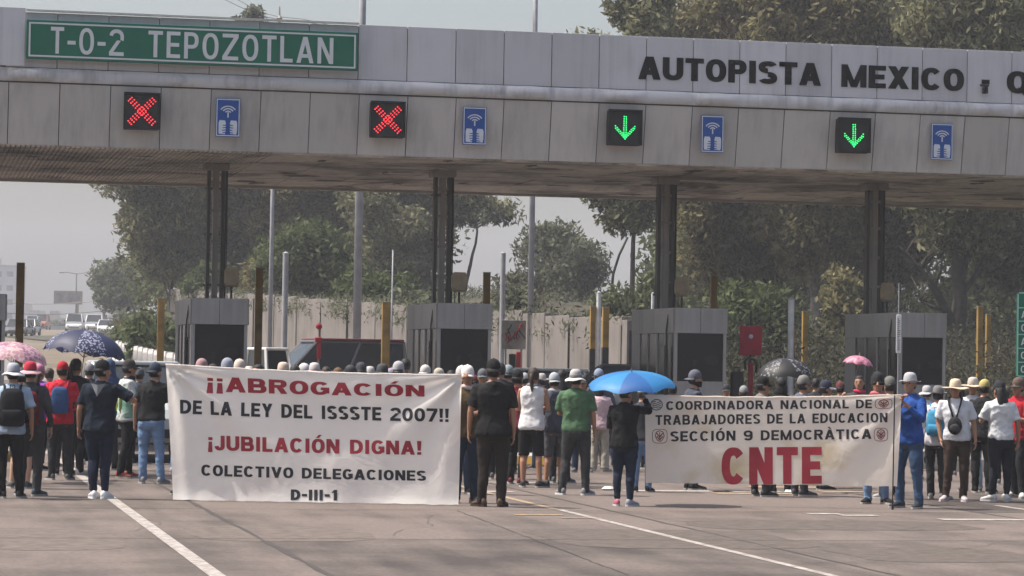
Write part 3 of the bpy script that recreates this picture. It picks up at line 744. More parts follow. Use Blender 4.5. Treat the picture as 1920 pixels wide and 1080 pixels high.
def tree(name, label, x, y, H, zc, r, leaf, seed, cat='tree', group=None, n=26, per=225, L=.34, W=.13, droop=.5, tr=.22, bark=None, cr=(.75, 1.5), lean=0.0, squash=.9, z0=None, fork=None):
    """tapered trunk, limbs out to every clump, clumps of small leaves with sky between them"""
    rs = np.random.RandomState(seed); rd = random.Random(seed); bark = bark or M_bark
    z0 = eh(x, y)-.1 if z0 is None else z0
    t = empty(name, (x, y, z0), 0, label, cat, group)
    H -= z0; zc -= z0; cz = (H+zc)/2; hz = (H-zc)/2
    mb = MB(); fk = fork if fork is not None else max(.6, zc*.75)
    trunk = [(0, 0, -.2)]
    for i in range(1, 6):
        f_ = i/5; trunk.append((lean*f_+rd.uniform(-.05, .05)*H*.06, rd.uniform(-.05, .05)*H*.05, fk*f_+(0)))
    top = Vector(trunk[-1])
    mb.tube(trunk, [tr*1.35]+[tr*(1-.09*i) for i in range(1, 6)], 9)
    leader = [top]; 
    for i in range(1, 5): leader.append(top.lerp(Vector((lean, 0, H*.93)), i/4)+Vector((rd.uniform(-.2, .2), rd.uniform(-.2, .2), 0))*r*.25)
    mb.tube(leader, [tr*.58*(1-.2*i) for i in range(5)], 7)
    cs, rads = [], []
    for i in range(n):
        a = rd.uniform(0, 2*PI); h = rd.uniform(-1, 1); q = math.sqrt(max(0, 1-h*h))*rd.uniform(.45, 1.0)
        c = Vector((lean+r*q*math.cos(a), r*squash*q*math.sin(a), cz+hz*h*.9)); rad = rd.uniform(*cr)*(1.0 if h < .6 else .85)
        cs.append(c); rads.append(rad)
        f_ = max(0, min(.95, (c.z-fk)/(H-fk)-rd.uniform(.08, .28))); k = min(3, int(f_*4)); base = leader[k].lerp(leader[k+1], f_*4-k) if c.z > fk else top.lerp(Vector(trunk[3]), .4)
        mid = base.lerp(c, .5)+Vector((0, 0, rd.uniform(.0, .25)*r*.4))
        mb.tube([base, base.lerp(mid, .5)+Vector((rd.uniform(-.1, .1), rd.uniform(-.1, .1), .05)), mid, c], [tr*.3, tr*.24, tr*.17, tr*.06], 5)
        for j in range(2):
            e_ = c+Vector((rd.uniform(-1, 1), rd.uniform(-1, 1), rd.uniform(-.5, .7)))*rad*.8; mb.tube([mid.lerp(c, .6), e_], [tr*.09, tr*.03], 4)
    mb.build('trunk', bark, t, True)
    P_ = clump_pts([tuple(c) for c in cs], rads, per*2.9, rs)
    me = leaf_mesh('crown', P_, L, W, droop, rs); me.materials.append(LEAFS[leaf]); o = bpy.data.objects.new('crown', me); COL.objects.link(o); o.parent = t
    return t
def bush(name, label, x, y, r, h, leaf, seed, group=None, per=255, L=.3, W=.13, n=12, z0=None, cat='shrub', ry=None, stems=True):
    rs = np.random.RandomState(seed); rd = random.Random(seed); z0 = eh(x, y)-.05 if z0 is None else z0
    t = empty(name, (x, y, z0), 0, label, cat, group); ry = ry or r; cs, rads = [], []; mb = MB()
    for i in range(n):
        a = rd.uniform(0, 2*PI); q = math.sqrt(rd.random()); c = Vector((r*.8*q*math.cos(a), ry*.8*q*math.sin(a), h*(.22+.6*rd.random()*(1-.5*q*q)))); rad = rd.uniform(.24, .44)*min(h, r*1.4)
        cs.append(tuple(c)); rads.append(rad)
        mb.tube([(c.x*.2, c.y*.2, -.1), (c.x*.6, c.y*.6, c.z*.5), c], [.05, .035, .012], 5)
        mb.tube([(c.x*.6, c.y*.6, c.z*.5), c+Vector((rd.uniform(-.5, .5), rd.uniform(-.5, .5), rd.uniform(.2, .6)))*rad*1.6], [.02, .006], 4)
    mb.build('stem', M_bark, t)
    me = leaf_mesh('foliage', clump_pts(cs, rads, per*1.6, rs, .9), L, W, .1, rs); me.materials.append(LEAFS[leaf]); o = bpy.data.objects.new('foliage', me); COL.objects.link(o); o.parent = t
    return t
def at(px, d): q = atD(px, 690, d); return q.x, q.y
def pz(px, py, d): return atD(px, py, d).z
def T(name, label, px, d, ytop, ybot, wpx, leaf, seed, **k):
    x, y = at(px, d); r = wpx/2*d/FPX
    return tree(name, label, x, y, pz(px, ytop, d), pz(px, ybot, d), r, leaf, seed, **k)
G1 = 'trees behind the toll plaza'
T('eucalyptus_tree', 'tall grey-green eucalyptus at left whose ragged edge meets the open sky', 318, 150, 60, 530, 215, 'euc', 1, group=G1, n=64, per=255, cr=(.8, 1.5))
T('eucalyptus_tree', 'dense dark eucalyptus behind the leftmost dark pier', 420, 158, 120, 580, 210, 'dark', 2, group=G1, n=60, per=225, cr=(.8, 1.6))
T('eucalyptus_tree', 'sparse tall eucalyptus whose thin tip shows above the green sign', 462, 165, 5, 330, 70, 'grey', 31, group=G1, n=18, per=165, cr=(.5, .9))
T('olive_brown_tree', 'tall brownish tree between the leftmost pier and the thick mast', 560, 150, 190, 530, 220, 'brown', 3, group=G1, n=50, per=225, cr=(.8, 1.5), bark=M_barkp)
T('eucalyptus_tree', 'dark eucalyptus right of the thick mast, pale trunks showing', 735, 145, 240, 560, 190, 'euc', 4, group=G1, n=44, per=240, cr=(.7, 1.3), bark=M_barkp)
T('leaning_tree', 'leaning tree whose small crown reaches out past the second pier', 866, 146, 345, 425, 120, 'euc', 5, group=G1, n=20, per=195, cr=(.4, .8), lean=.6, tr=.12)
T('eucalyptus_tree', 'far pale hazy eucalyptus low beside the road at left', 228, 240, 488, 575, 110, 'grey', 6, group=G1, n=34, per=60, cr=(.8, 1.5), L=.5, W=.2)
T('broadleaf_tree', 'hazy round tree standing behind the wall right of the second pier', 1030, 150, 430, 640, 185, 'grey', 7, group=G1, n=60, per=195, cr=(.6, 1.2))
T('tall_tree', 'tall single tree with a thin straight trunk left of the third pier', 1185, 112, -60, 445, 210, 'euc', 8, group=G1, n=60, per=255, cr=(.6, 1.1), tr=.12, fork=5.5)
T('broadleaf_tree', 'olive-brown tree rising over the canopy above the word AUTOPISTA', 1390, 118, -210, 560, 310, 'brown', 9, group=G1, n=125, per=255, cr=(.8, 1.5), bark=M_barkp)
T('eucalyptus_tree', 'pale-trunked eucalyptus behind the white-topped pole', 1525, 112, -230, 520, 250, 'brown', 10, group=G1, n=95, per=240, cr=(.8, 1.4), bark=M_barkp, tr=.3)
T('eucalyptus_tree', 'dense grey-green tree behind the rightmost pier', 1650, 120, -220, 560, 280, 'euc', 11, group=G1, n=100, per=240, cr=(.8, 1.5))
T('forked_tree', 'dark forked tree between the rightmost pier and the green tariff sign', 1795, 104, -220, 470, 260, 'euc', 12, group=G1, n=90, per=225, cr=(.7, 1.3), tr=.33, fork=3.6)
T('eucalyptus_tree', 'dark tree cut by the right edge above the green tariff sign', 1925, 118, -220, 560, 250, 'grey', 13, group=G1, n=90, per=225, cr=(.8, 1.5))
x, y = at(1797, 103.5)
ft = empty('dead_tree', (x, y, eh(x, y)), 0, 'bare dark dead tree with a forked limb in front of the right-hand trees', 'tree')
mb = MB(); mb.tube([(0, 0, -.2), (-.05, 0, 1.6), (.05, 0, 3.2), (-.1, 0, 4.6), (.0, 0, 6.2)], [.36, .3, .27, .22, .12], 10)
mb.tube([(-.05, 0, 1.9), (-.5, 0, 2.9), (-.95, .1, 3.7), (-1.5, .1, 4.4), (-2.1, 0, 4.9)], [.2, .17, .14, .09, .04], 8); mb.tube([(-.55, 0, 2.9), (-1.1, -.1, 3.0), (-1.5, -.1, 3.2)], [.1, .07, .03], 6); mb.tube([(-.95, .1, 3.7), (-.75, 0, 4.3), (-.6, .1, 5)], [.08, .05, .02], 6); mb.tube([(.05, 0, 3.4), (.7, 0, 4.3), (1.2, .1, 5.3)], [.13, .09, .04], 7)
mb.build('trunk', mat('charred bark', (.03, .026, .022), .95, var=.4, scale=5, bump=.7), ft, True)
mb = MB(); rd = random.Random(6)
for (bx, by, bz) in ((-2.1, 0, 4.9), (-1.5, .1, 4.4), (-1.5, -.1, 3.2), (-.6, .1, 5), (1.2, .1, 5.3), (0, 0, 6.2), (.7, 0, 4.3)):
    for j in range(5):
        e_ = Vector((bx+rd.uniform(-.9, .9), by+rd.uniform(-.5, .5), bz+rd.uniform(.1, 1.0))); mb.tube([(bx, by, bz), Vector((bx, by, bz)).lerp(e_, .5)+Vector((0, 0, .1)), e_], [.035, .02, .006], 5)
mb.build('twigs', M_bark, ft, True)
G2 = 'shrubs along the bank'
def B(label, px, d, ytop, wpx, leaf, seed, name='shrub', **k):
    x, y = at(px, d); z = eh(x, y); return bush(name, label, x, y, wpx/2*d/FPX, max(.5, pz(px, ytop, d)-z), leaf, seed, group=G2, **k)
B('bright green bushy shrub on the bank between the yellow post and thick mast', 570, wd(570)+9, 415, 170, 'green', 41, n=34, per=285)
B('green shrub on the bank right of the thick mast', 700, wd(700)+7, 500, 150, 'green', 42, n=22, per=255)
B('grey-green scrub on top of the wall left of the second pier', 775, wd(775)+5, 540, 130, 'grey', 43, n=20)
B('pale green shrub above the wall behind the first booth', 400, wd(400)+5, 490, 120, 'green', 44, n=22)
B('olive shrub on the bank behind the grey pole', 505, wd(505)+8, 470, 110, 'brown', 45, n=20)
B('dusty shrub above the wall right of the second booth', 950, wd(950)+16, 515, 130, 'dry', 46, n=22)
B('tangled brown scrub spilling over the wall beside the lamp mast', 1040, wd(1040)+10, 545, 150, 'dry', 47, n=28, per=210, L=.25, W=.06)
B('grey-green spreading shrub between the slim mast and the second booth', 965, wd(965)+14, 495, 120, 'grey', 71, n=24)
B('brown scrub over the wall near its right end', 1120, wd(1120)+9, 540, 120, 'dry', 48, n=22, per=210, L=.25, W=.06)
B('dark green shrub above the wall behind the thin bent pole', 1150, wd(1150)+22, 480, 110, 'dark', 49, n=22)
B('green shrub beside the wall, left of the first booth', 283, 104, 575, 105, 'green', 50, n=24, per=285)
B('bright green leafy shrub behind the red square sign', 1405, 96, 495, 170, 'green', 51, n=40, per=230)
B('dark shrub left of the third booth', 1230, 104, 470, 110, 'dark', 52, n=26)
B('dark undergrowth behind the black patterned umbrella', 1470, 100, 590, 130, 'dark', 53, n=20)
B('grey undergrowth between the white-topped pole and the last booth', 1555, 100, 580, 110, 'grey', 54, n=22)
B('olive hanging shrub left of the rightmost pier', 1590, 100, 440, 110, 'brown', 55, n=36, per=210)
B('dark undergrowth right of the last booth', 1800, 112, 600, 150, 'dark', 56, n=20)
B('sunlit yellow-green weeds left of the tariff sign', 1880, 98, 640, 70, 'green', 57, n=14)
for i, (px, d, yt, wd, lf) in enumerate(((250, 125, 590, 90, 'green'), (252, 150, 585, 80, 'brown'), (240, 200, 580, 60, 'grey'), (218, 350, 592, 40, 'dark'), (270, 140, 560, 80, 'dark'), (112, 480, 598, 40, 'grey'), (300, 118, 555, 70, 'dark'))):
    B(('green roadside bush nearest the white barriers', 'olive roadside bush behind the white barriers', 'grey roadside bush beside the far white vans', 'dark far roadside bush behind the white vans', 'dark bush under the left eucalyptus', 'farthest hazy bush below the billboard', 'dark bush against the left end of the wall')[i], px, d, yt, wd, lf, 60+i, n=16, per=90, L=.42, W=.18, name='roadside_bush')
# the wood closing the view behind the single trees
rs = np.random.RandomState(77); cs, rads = [], []
for i in range(560):
    px = rs.uniform(1235, 2010); d = rs.uniform(128, 165); q = atD(px, 600, d); cs.append((q.x, q.y, eh(q.x, q.y)+rs.uniform(.3, 15 if px > 1290 else 7))); rads.append(rs.uniform(.9, 1.8))
for i in range(230):
    px = rs.uniform(275, 830); d = rs.uniform(152, 185); q = atD(px, 600, d); cs.append((q.x, q.y, eh(q.x, q.y)+rs.uniform(.3, 9))); rads.append(rs.uniform(.9, 1.8))
me = leaf_mesh('background_wood', clump_pts(cs, rads, 90, rs, .9), .42, .18, .3, rs); me.materials.append(LEAFS['dark']); o = bpy.data.objects.new('background_wood', me); COL.objects.link(o)
tag(o, 'dark mass of woodland closing the view behind the nearer trees', 'woodland', None, 'stuff')
cs, rads = [], []
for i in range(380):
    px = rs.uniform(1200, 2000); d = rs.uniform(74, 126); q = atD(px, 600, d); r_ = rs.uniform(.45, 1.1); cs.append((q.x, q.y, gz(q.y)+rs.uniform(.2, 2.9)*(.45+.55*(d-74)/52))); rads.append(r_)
me = leaf_mesh('undergrowth', clump_pts(cs, rads, 260, rs, .9), .17, .06, .3, rs); me.materials.append(leaf_mat('scrub leaves with painted shade', (.010, .012, .008), (.085, .08, .05))); o = bpy.data.objects.new('undergrowth', me); COL.objects.link(o)  # leaf colours lowered to paint in the shade of the trees around
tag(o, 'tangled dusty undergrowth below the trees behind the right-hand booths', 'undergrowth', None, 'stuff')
# rough grass and weeds at the foot and the top of the bank
cs, rads = [], []
for i in range(700):
    s = rs.uniform(-60, WL+50); t = rs.uniform(.4, 12); q = WA+Wu*s+Wn*t; cs.append((q.x, q.y, eh(q.x, q.y)+.12)); rads.append(rs.uniform(.25, .6))
for i in range(240):
    s = WL*rs.uniform(0, 1); q = WA+Wu*s+Wn*rs.uniform(-.35, .4); cs.append((q.x, q.y, wtop(s)+rs.uniform(-.45, .25)-.15)); rads.append(rs.uniform(.2, .45))
me = leaf_mesh('bank_weeds', clump_pts(cs, rads, 320, rs, .7), .17, .05, -.8, rs); me.materials.append(LEAFS['grey']); o = bpy.data.objects.new('bank_weeds', me); COL.objects.link(o)
tag(o, 'dry weeds and grass covering the top of the bank', 'weeds', None, 'stuff')

# ------------------------------------------------------------------ posts, poles, masts
M_yp = mat('yellow post paint', (.22, .135, .035), .6, var=.4, scale=3, spec=.3)
M_galv = mat('galvanised pole', (.27, .275, .29), .45, var=.15, scale=3)
M_wp = mat('white pole paint', (.5, .5, .5), .5, var=.15)
M_or = mat('orange reflective band', (.55, .2, .03), .5)
def post(label, px, ytop, d, wpx, m=None, name='height_post', group='yellow height posts', sq=True, low=None):
    q = atD(px, 690, d); zt = pz(px, ytop, d); g = gz(q.y) if d > 62 else .17; w_ = wpx/2*d/FPX
    t = empty(name, (q.x, q.y, g), -YAW*.3, label, 'post', group)
    if sq:
        MB().bbox(-w_, w_, -w_, w_, 0, zt-g, .012).build('post_shaft', m or M_yp, t); MB().bbox(-w_*1.06, w_*1.06, -w_*1.06, w_*1.06, zt-g, zt-g+.02, .006).box(-w_*1.7, w_*1.7, -w_*1.7, w_*1.7, .0, .02).build('cap_plate', M_steel, t)
    else:
        MB().tube([(0, 0, 0), (0, 0, zt-g)], w_, 12).build('post_shaft', m or M_wp, t); MB().lathe([(w_*1.02, 0), (w_*1.05, .02), (w_*.5, .05), (.004, .06)], 12, (0, 0, zt-g)).lathe([(w_*2, .0), (w_*2, .02), (w_*1.05, .03)], 12).build('cap_plate', M_galv, t)
    if low: MB().box(-w_*1.012, w_*1.012, -w_*1.012, w_*1.012, .05, low).build('black_base_wrap', M_dark, t)
    return t
post('tall yellow height post beside the left edge, behind the pink umbrella', 35, 494, 60, 15)
post('tall yellow height post right of the first booth', 483, 503, 60, 14)
post('yellow post top showing over the second booth roof', 910, 512, 60, 13)
post('yellow post top showing over the third booth roof', 1336, 518, 60, 12)
post('short yellow height post left of the first booth', 300, 560, 74, 13)
post('short yellow height post in front of the dark van', 722, 567, 74, 15)
post('thin yellow post with a black lower half, left of the third booth', 1110, 575, 72, 10, low=1.9)
post('yellow post with a black lower half nearest the third booth', 1134, 577, 74, 12, low=1.9)
post('slim yellow post right of the white-topped pole', 1508, 585, 76, 10)
post('slim yellow post beside the dead tree', 1836, 575, 78, 10)
post('yellow post right of the dead tree', 1852, 590, 84, 9)
Gp = 'slim pale poles'
post('short grey-white pole right of the first tall yellow post', 532, 476, 70, 11, M_galv, 'pale_pole', Gp, False)
post('grey-white pole right of the second booth', 940, 476, 70, 10, M_galv, 'pale_pole', Gp, False)
post('stout white pole between the two short yellow posts', 1121, 550, 72, 9, M_wp, 'pale_pole', Gp, False)
t = post('white-topped pole with an orange band right of the red square sign', 1482, 562, 56, 12, M_wp, 'pale_pole', Gp, False)
MB().tube([(.035, .05, 0), (.035, .05, 2.35)], .05, 10).build('orange_sleeve', M_or, t)
post('white pole stub leaning left of the third booth', 1222, 551, 96, 6, M_wp, 'pale_pole', Gp, False)
def mast(label, px, pyb, d, wb, h, name='light_mast', m=None, arm=True, group='tall lighting masts'):
    q = atD(px, 690, d); g = gz(q.y); r_ = wb/2*d/FPX
    t = empty(name, (q.x, q.y, g), 0, label, 'light mast', group)
    MB().tube([(0, 0, 0), (0, 0, h*.5), (0, 0, h)], [r_, r_*.86, r_*.6], 14).build('mast_shaft', m or M_galv, t, True)
    MB().box(-r_*1.8, r_*1.8, -r_*1.8, r_*1.8, 0, .04).build('base_plate', M_galv, t)
    if arm:
        for sg in (-1, 1):
            a = MB().tube([(0, 0, h-.1), (sg*1.0, 0, h+.2), (sg*1.9, 0, h+.25)], [.06, .05, .04], 7).build('arm', M_galv, t)
            MB().bbox(sg*1.9-.4, sg*1.9+.4, -.15, .15, h+.17, h+.33, .05).build('lamp_head', M_galv, a)
    return t
mast('thickest grey lighting mast, left of the short yellow post by the dark van', 668, 690, 84, 16, 19)
mast('slim grey lighting mast right of the second booth', 993, 690, 84, 12, 17)
mast('thin grey lighting mast behind the first booth', 505, 690, 92, 9, 10.5, arm=True)
mast('very thin far pole above the wall left of the second booth', 733, 690, 95, 4, 4.6, 'thin_pole', M_galv, False, 'thin far poles')
q = atD(1160, 690, 118); t = empty('bent_pole', (q.x, q.y, eh(q.x, q.y)), 0, 'thin dark bent pole leaning over the wall left of the third pier', 'pole')
MB().tube([(-.4, 0, 0), (-.3, 0, 1.2), (-.05, 0, 2.0), (.3, 0, 2.75)], [.07, .06, .055, .05], 7).tube([(-.3, 0, 1.2), (-.55, 0, 1.6)], .03, 5).build('pole_shaft', M_dark, t, True)
q = atD(512, 690, 200); t = empty('antenna_tower', (q.x, q.y, gz(q.y)), 0, 'distant antenna spike rising above the canopy left of the long green sign end', 'antenna')
zt = pz(512, 8, 200)-gz(q.y); MB().tube([(0, 0, 0), (0, 0, zt-1.2)], [.35, .1], 8).lathe([(.1, zt-1.2), (.22, zt-.9), (.07, zt-.7), (.05, zt-.2), (.01, zt)], 8).build('spike', M_steel, t)
mb = MB()
for z_, e_ in ((zt-1.0, 4), (zt-.8, 3.4)): mb.tube([(-e_, 0, z_+1.3), (-e_*.4, 0, z_+.25), (0, 0, z_), (e_*.5, 0, z_-.1), (e_, 0, z_-.4)], .025, 4)
mb.build('guy_cable', M_steel, t)

# ------------------------------------------------------------------ signals and boards between the booths
M_red = mat('faded red sign paint', (.36, .018, .035), .55, var=.15, scale=4)
q = atD(1407, 690, 57); t = empty('red_square_sign', (q.x, q.y, .0), -YAW, 'square red sign on a black post between the third and fourth booths', 'sign')
d = 57; z0, z1 = pz(1407, 666, d), pz(1407, 611, d); hw = 21*d/FPX
MB().bbox(-hw, hw, -.02, .02, z0, z1, .01).build('sign_panel', M_red, t)
MB().lathe([(.04, 0), (.045, .02), (.02, .035)], 12).map(lambda v: Vector((v.x, -.021-v.z, z0+.64*(z1-z0)+v.y))).build('lens', M_symb, t)
MB().tube([(0, .05, 0), (0, .05, z1+.3)], .02, 8).build('pole', M_dark, t)
MB().tube([(0, -.05, 0), (0, -.05, z0-.15)], .055, 10).build('red_column', M_red, t)
MB().tube([(-.11, -.06, z0-.28), (-.12, -.06, z0-.12), (-.03, -.06, z0-.05), (.08, -.06, z0-.1), (.12, -.06, z0-.2), (.11, -.06, z0-.35)], .028, 7).build('black_hood', M_dark, t)
q = atD(1382, 690, 55); t = empty('black_equipment_case', (q.x, q.y, .17), -YAW, 'black equipment case with rounded top left of the red square sign post', 'equipment case')
MB().bbox(-.13, .13, -.1, .1, 0, 1.42, .05).build('case_body', M_case, t); MB().tube([(-.06, 0, 1.4), (-.06, 0, 1.5), (.06, 0, 1.5), (.06, 0, 1.4)], .014, 6).build('handle', M_dark, t)
q = atD(597, 690, 66); g = gz(q.y); t = empty('red_lamp_post', (q.x, q.y, g), -YAW, 'slim post with round red lamp standing in front of the dark van', 'barrier lamp')
MB().tube([(0, 0, 0), (0, 0, pz(597, 605, 66)-g)], .022, 8).build('pole', M_steel, t)
zc = pz(597, 612, 66)-g; MB().lathe([(.065, 0), (.075, .03), (.07, .1), (.03, .12)], 14).map(lambda v: Vector((v.x, -.03-v.z, zc+v.y))).build('round_lamp', M_red, t)
zc = pz(597, 637, 66)-g; MB().bbox(-.09, .07, -.08, .02, zc-.06, zc+.06, .02).bbox(-.04, .05, -.05, .02, zc-.45, zc-.07, .01).build('barrier_box', M_red, t)
q = atD(962, 690, 64); g = gz(q.y); t = empty('graffiti_board', (q.x, q.y, g), -YAW, 'grey board scrawled with dark and red graffiti right of the second booth', 'board')
z0, z1 = pz(962, 655, 64)-g, pz(962, 600, 64)-g
MB().bbox(-.28, .28, 0, .03, z0, z1, .008).build('panel', mat('dull board paint', (.27, .265, .265), .7, var=.2), t)
for mm, sd in ((M_dark, 1), (M_red, 2)):
    rd = random.Random(sd); mb = MB()
    for i in range(4):
        a = rd.uniform(-.2, .1); b = rd.uniform(z0+.1, z1-.25); mb.tube([(a+rd.uniform(0, .24)*f_, -.006-.002*sd, b+rd.uniform(0, .25)) for f_ in (0, .4, .7, 1)], .011, 5)
    mb.build('graffiti', mm, t)
MB().tube([(-.18, .04, 0), (-.18, .04, z1-.02)], .025, 7).tube([(.18, .04, 0), (.18, .04, z1-.02)], .025, 7).build('leg', M_galv, t)
MB().bbox(-.1, .06, -.2, -.02, 0, z0-.1, .03).build('black_base', M_case, t); MB().bbox(.065, .17, -.15, -.02, 0, z0-.05, .02).build('red_base', M_red, t)
q = atD(1684, 690, 50); t = empty('narrow_lane_sign', (q.x, q.y, .17), -YAW, 'narrow upright white sign on a thin pole left of the fourth booth window', 'sign')
z0, z1 = pz(1684, 662, 50)-.17, pz(1684, 590, 50)-.17
MB().bbox(-.045, .045, -.03, -.005, z0, z1, .006).build('sign_panel', M_signw, t); MB().tube([(0, .02, 0), (0, .02, pz(1684, 530, 50)-.17)], [.014, .01], 7).build('pole', M_galv, t)
mb = MB(); rd = random.Random(5); z = z0+.05
while z < z1-.08: mb.box(-.025, rd.uniform(.0, .028), -.034, -.031, z, z+.018); z += .034
mb.build('small_print', M_steel, t)
# green tariff sign at the right edge
a, b = atD(1907, 550, 47), atD(1907, 706, 47); t = empty('tariff_sign', (a.x, a.y, 0), -YAW, 'tall green tariff sign with white ruled rows at the right edge', 'road sign')
zt, zb = a.z, b.z; Wt = 1.5
MB().bbox(0, Wt, 0, .04, zb, zt, .01).build('sign_panel', M_green, t)
mb = MB(); mb.box(.008, .03, -.006, -.001, zb+.01, zt-.01).box(Wt-.03, Wt-.008, -.006, -.001, zb+.01, zt-.01)
rows = [pz(1907, v_, 47) for v_ in (549, 577, 602, 627, 653, 679, 705)]
for v_ in rows: mb.box(.031, Wt-.031, -.006, -.001, v_-.009, v_+.009)
mb.build('border', mat('mint sign rule', (.25, .46, .40), .4), t)
L = Letters(.17, .9, .12)
for i, ch in enumerate(('A', 'C', 'A', 'O', 'O')):
    z_ = (rows[i+1]+rows[i+2])/2-.06; L.build('lettering', ch, (lambda u, v, k, z_=z_: Vector((.075+u*.12, -.005-k, z_+v*.12))), M_signw, t, .3)
MB().tube([(.2, .06, 0), (.2, .06, zt)], .035, 8).tube([(Wt-.2, .06, 0), (Wt-.2, .06, zt)], .035, 8).build('leg', M_galv, t)

# ------------------------------------------------------------------ barriers
M_plw = mat('white barrier plastic', (.52, .5, .48), .6, var=.15, scale=3)
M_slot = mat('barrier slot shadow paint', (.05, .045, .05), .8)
p0, p1 = atD(338, 690, 76), atD(222, 690, 120)
N_ = 13
for i in range(N_):
    f_ = i/(N_-1); q = p0.lerp(p1, f_); ang = math.atan2(p1.y-p0.y, p1.x-p0.x); ln = (p1-p0).length/N_*.94; g = gz(q.y)
    zt = pz(960-0, 0, 1)*0 + (1.7+(lambda yy, dd: (668-yy)*dd/FPX)(664+(641-664)*f_, (q-CAM).dot(FWD)))-g
    zt = max(.75, min(1.6, zt))
    t = empty('traffic_barrier', (q.x, q.y, g), ang, ('white slotted traffic barrier nearest the first booth' if i == 0 else 'white slotted traffic barrier farthest up the road' if i == N_-1 else 'white slotted traffic barrier in the middle of the roadside row'), 'barrier', 'white barriers along the road')
    pr = [(-.27, 0), (-.27, .12), (-.14, .4), (-.09, zt), (.09, zt), (.14, .4), (.27, .12), (.27, 0)]
    mb = MB(); mb.rings([[Vector((x_, a_, b_)) for a_, b_ in pr] for x_ in (-ln/2, -ln/2+.03, ln/2-.03, ln/2)]); mb.build('barrier_body', M_plw, t)
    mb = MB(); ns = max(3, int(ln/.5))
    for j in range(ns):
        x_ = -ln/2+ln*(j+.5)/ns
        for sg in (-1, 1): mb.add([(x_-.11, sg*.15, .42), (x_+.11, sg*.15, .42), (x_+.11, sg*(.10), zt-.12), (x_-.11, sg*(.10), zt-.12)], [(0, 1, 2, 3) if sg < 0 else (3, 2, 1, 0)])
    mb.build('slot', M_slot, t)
    MB().box(-ln/2, ln/2, -.075, .075, zt+.002, zt+.03).build('top_rail', M_plw, t)
# concrete block with a drain pipe, and yellow kerb block, at the right
q = atZ(1745, 882); t = empty('concrete_kerb_block', (q.x, q.y, 0), -.1, 'low concrete block with a round drain pipe end behind the people at right', 'concrete block')
mb = MB(); mb.rings([[Vector((x_, a_, b_)) for a_, b_ in ((-.25, 0), (-.25, .2), (-.12, .42), (.12, .42), (.25, .2), (.25, 0))] for x_ in (.0, .02, 1.15, 1.17)]); mb.build('block_body', M_kerb, t)
MB().lathe([(.1, 0), (.17, 0), (.17, .3), (.1, .3)], 20, cap=False).map(lambda v: Vector((-.1+v.x, -.3+v.z, .19+v.y))).build('pipe_end', M_kerb, t); MB().lathe([(.1, 0), (.005, .001)], 16).map(lambda v: Vector((-.1+v.x, -.1+v.z, .19+v.y))).build('pipe_bore', M_case, t)
q = atZ(1903, 850); t = empty('yellow_kerb_block', (q.x, q.y, 0), .1, 'yellow painted concrete kerb block at the right edge', 'kerb block')
MB().bbox(0, 1.3, -.25, .25, 0, .35, .05).build('block_body', M_kerby, t); MB().box(.3, .5, -.256, -.251, .03, .33).box(.8, 1.0, -.256, -.251, .03, .33).build('black_stripe', M_case, t)
q = atZ(1822, 880); t = empty('concrete_kerb_block', (q.x, q.y, 0), -.1, 'plain low concrete block between the people at right', 'concrete block')
MB().bbox(0, .62, -.2, .2, 0, .36, .06).build('block_body', M_kerb, t)

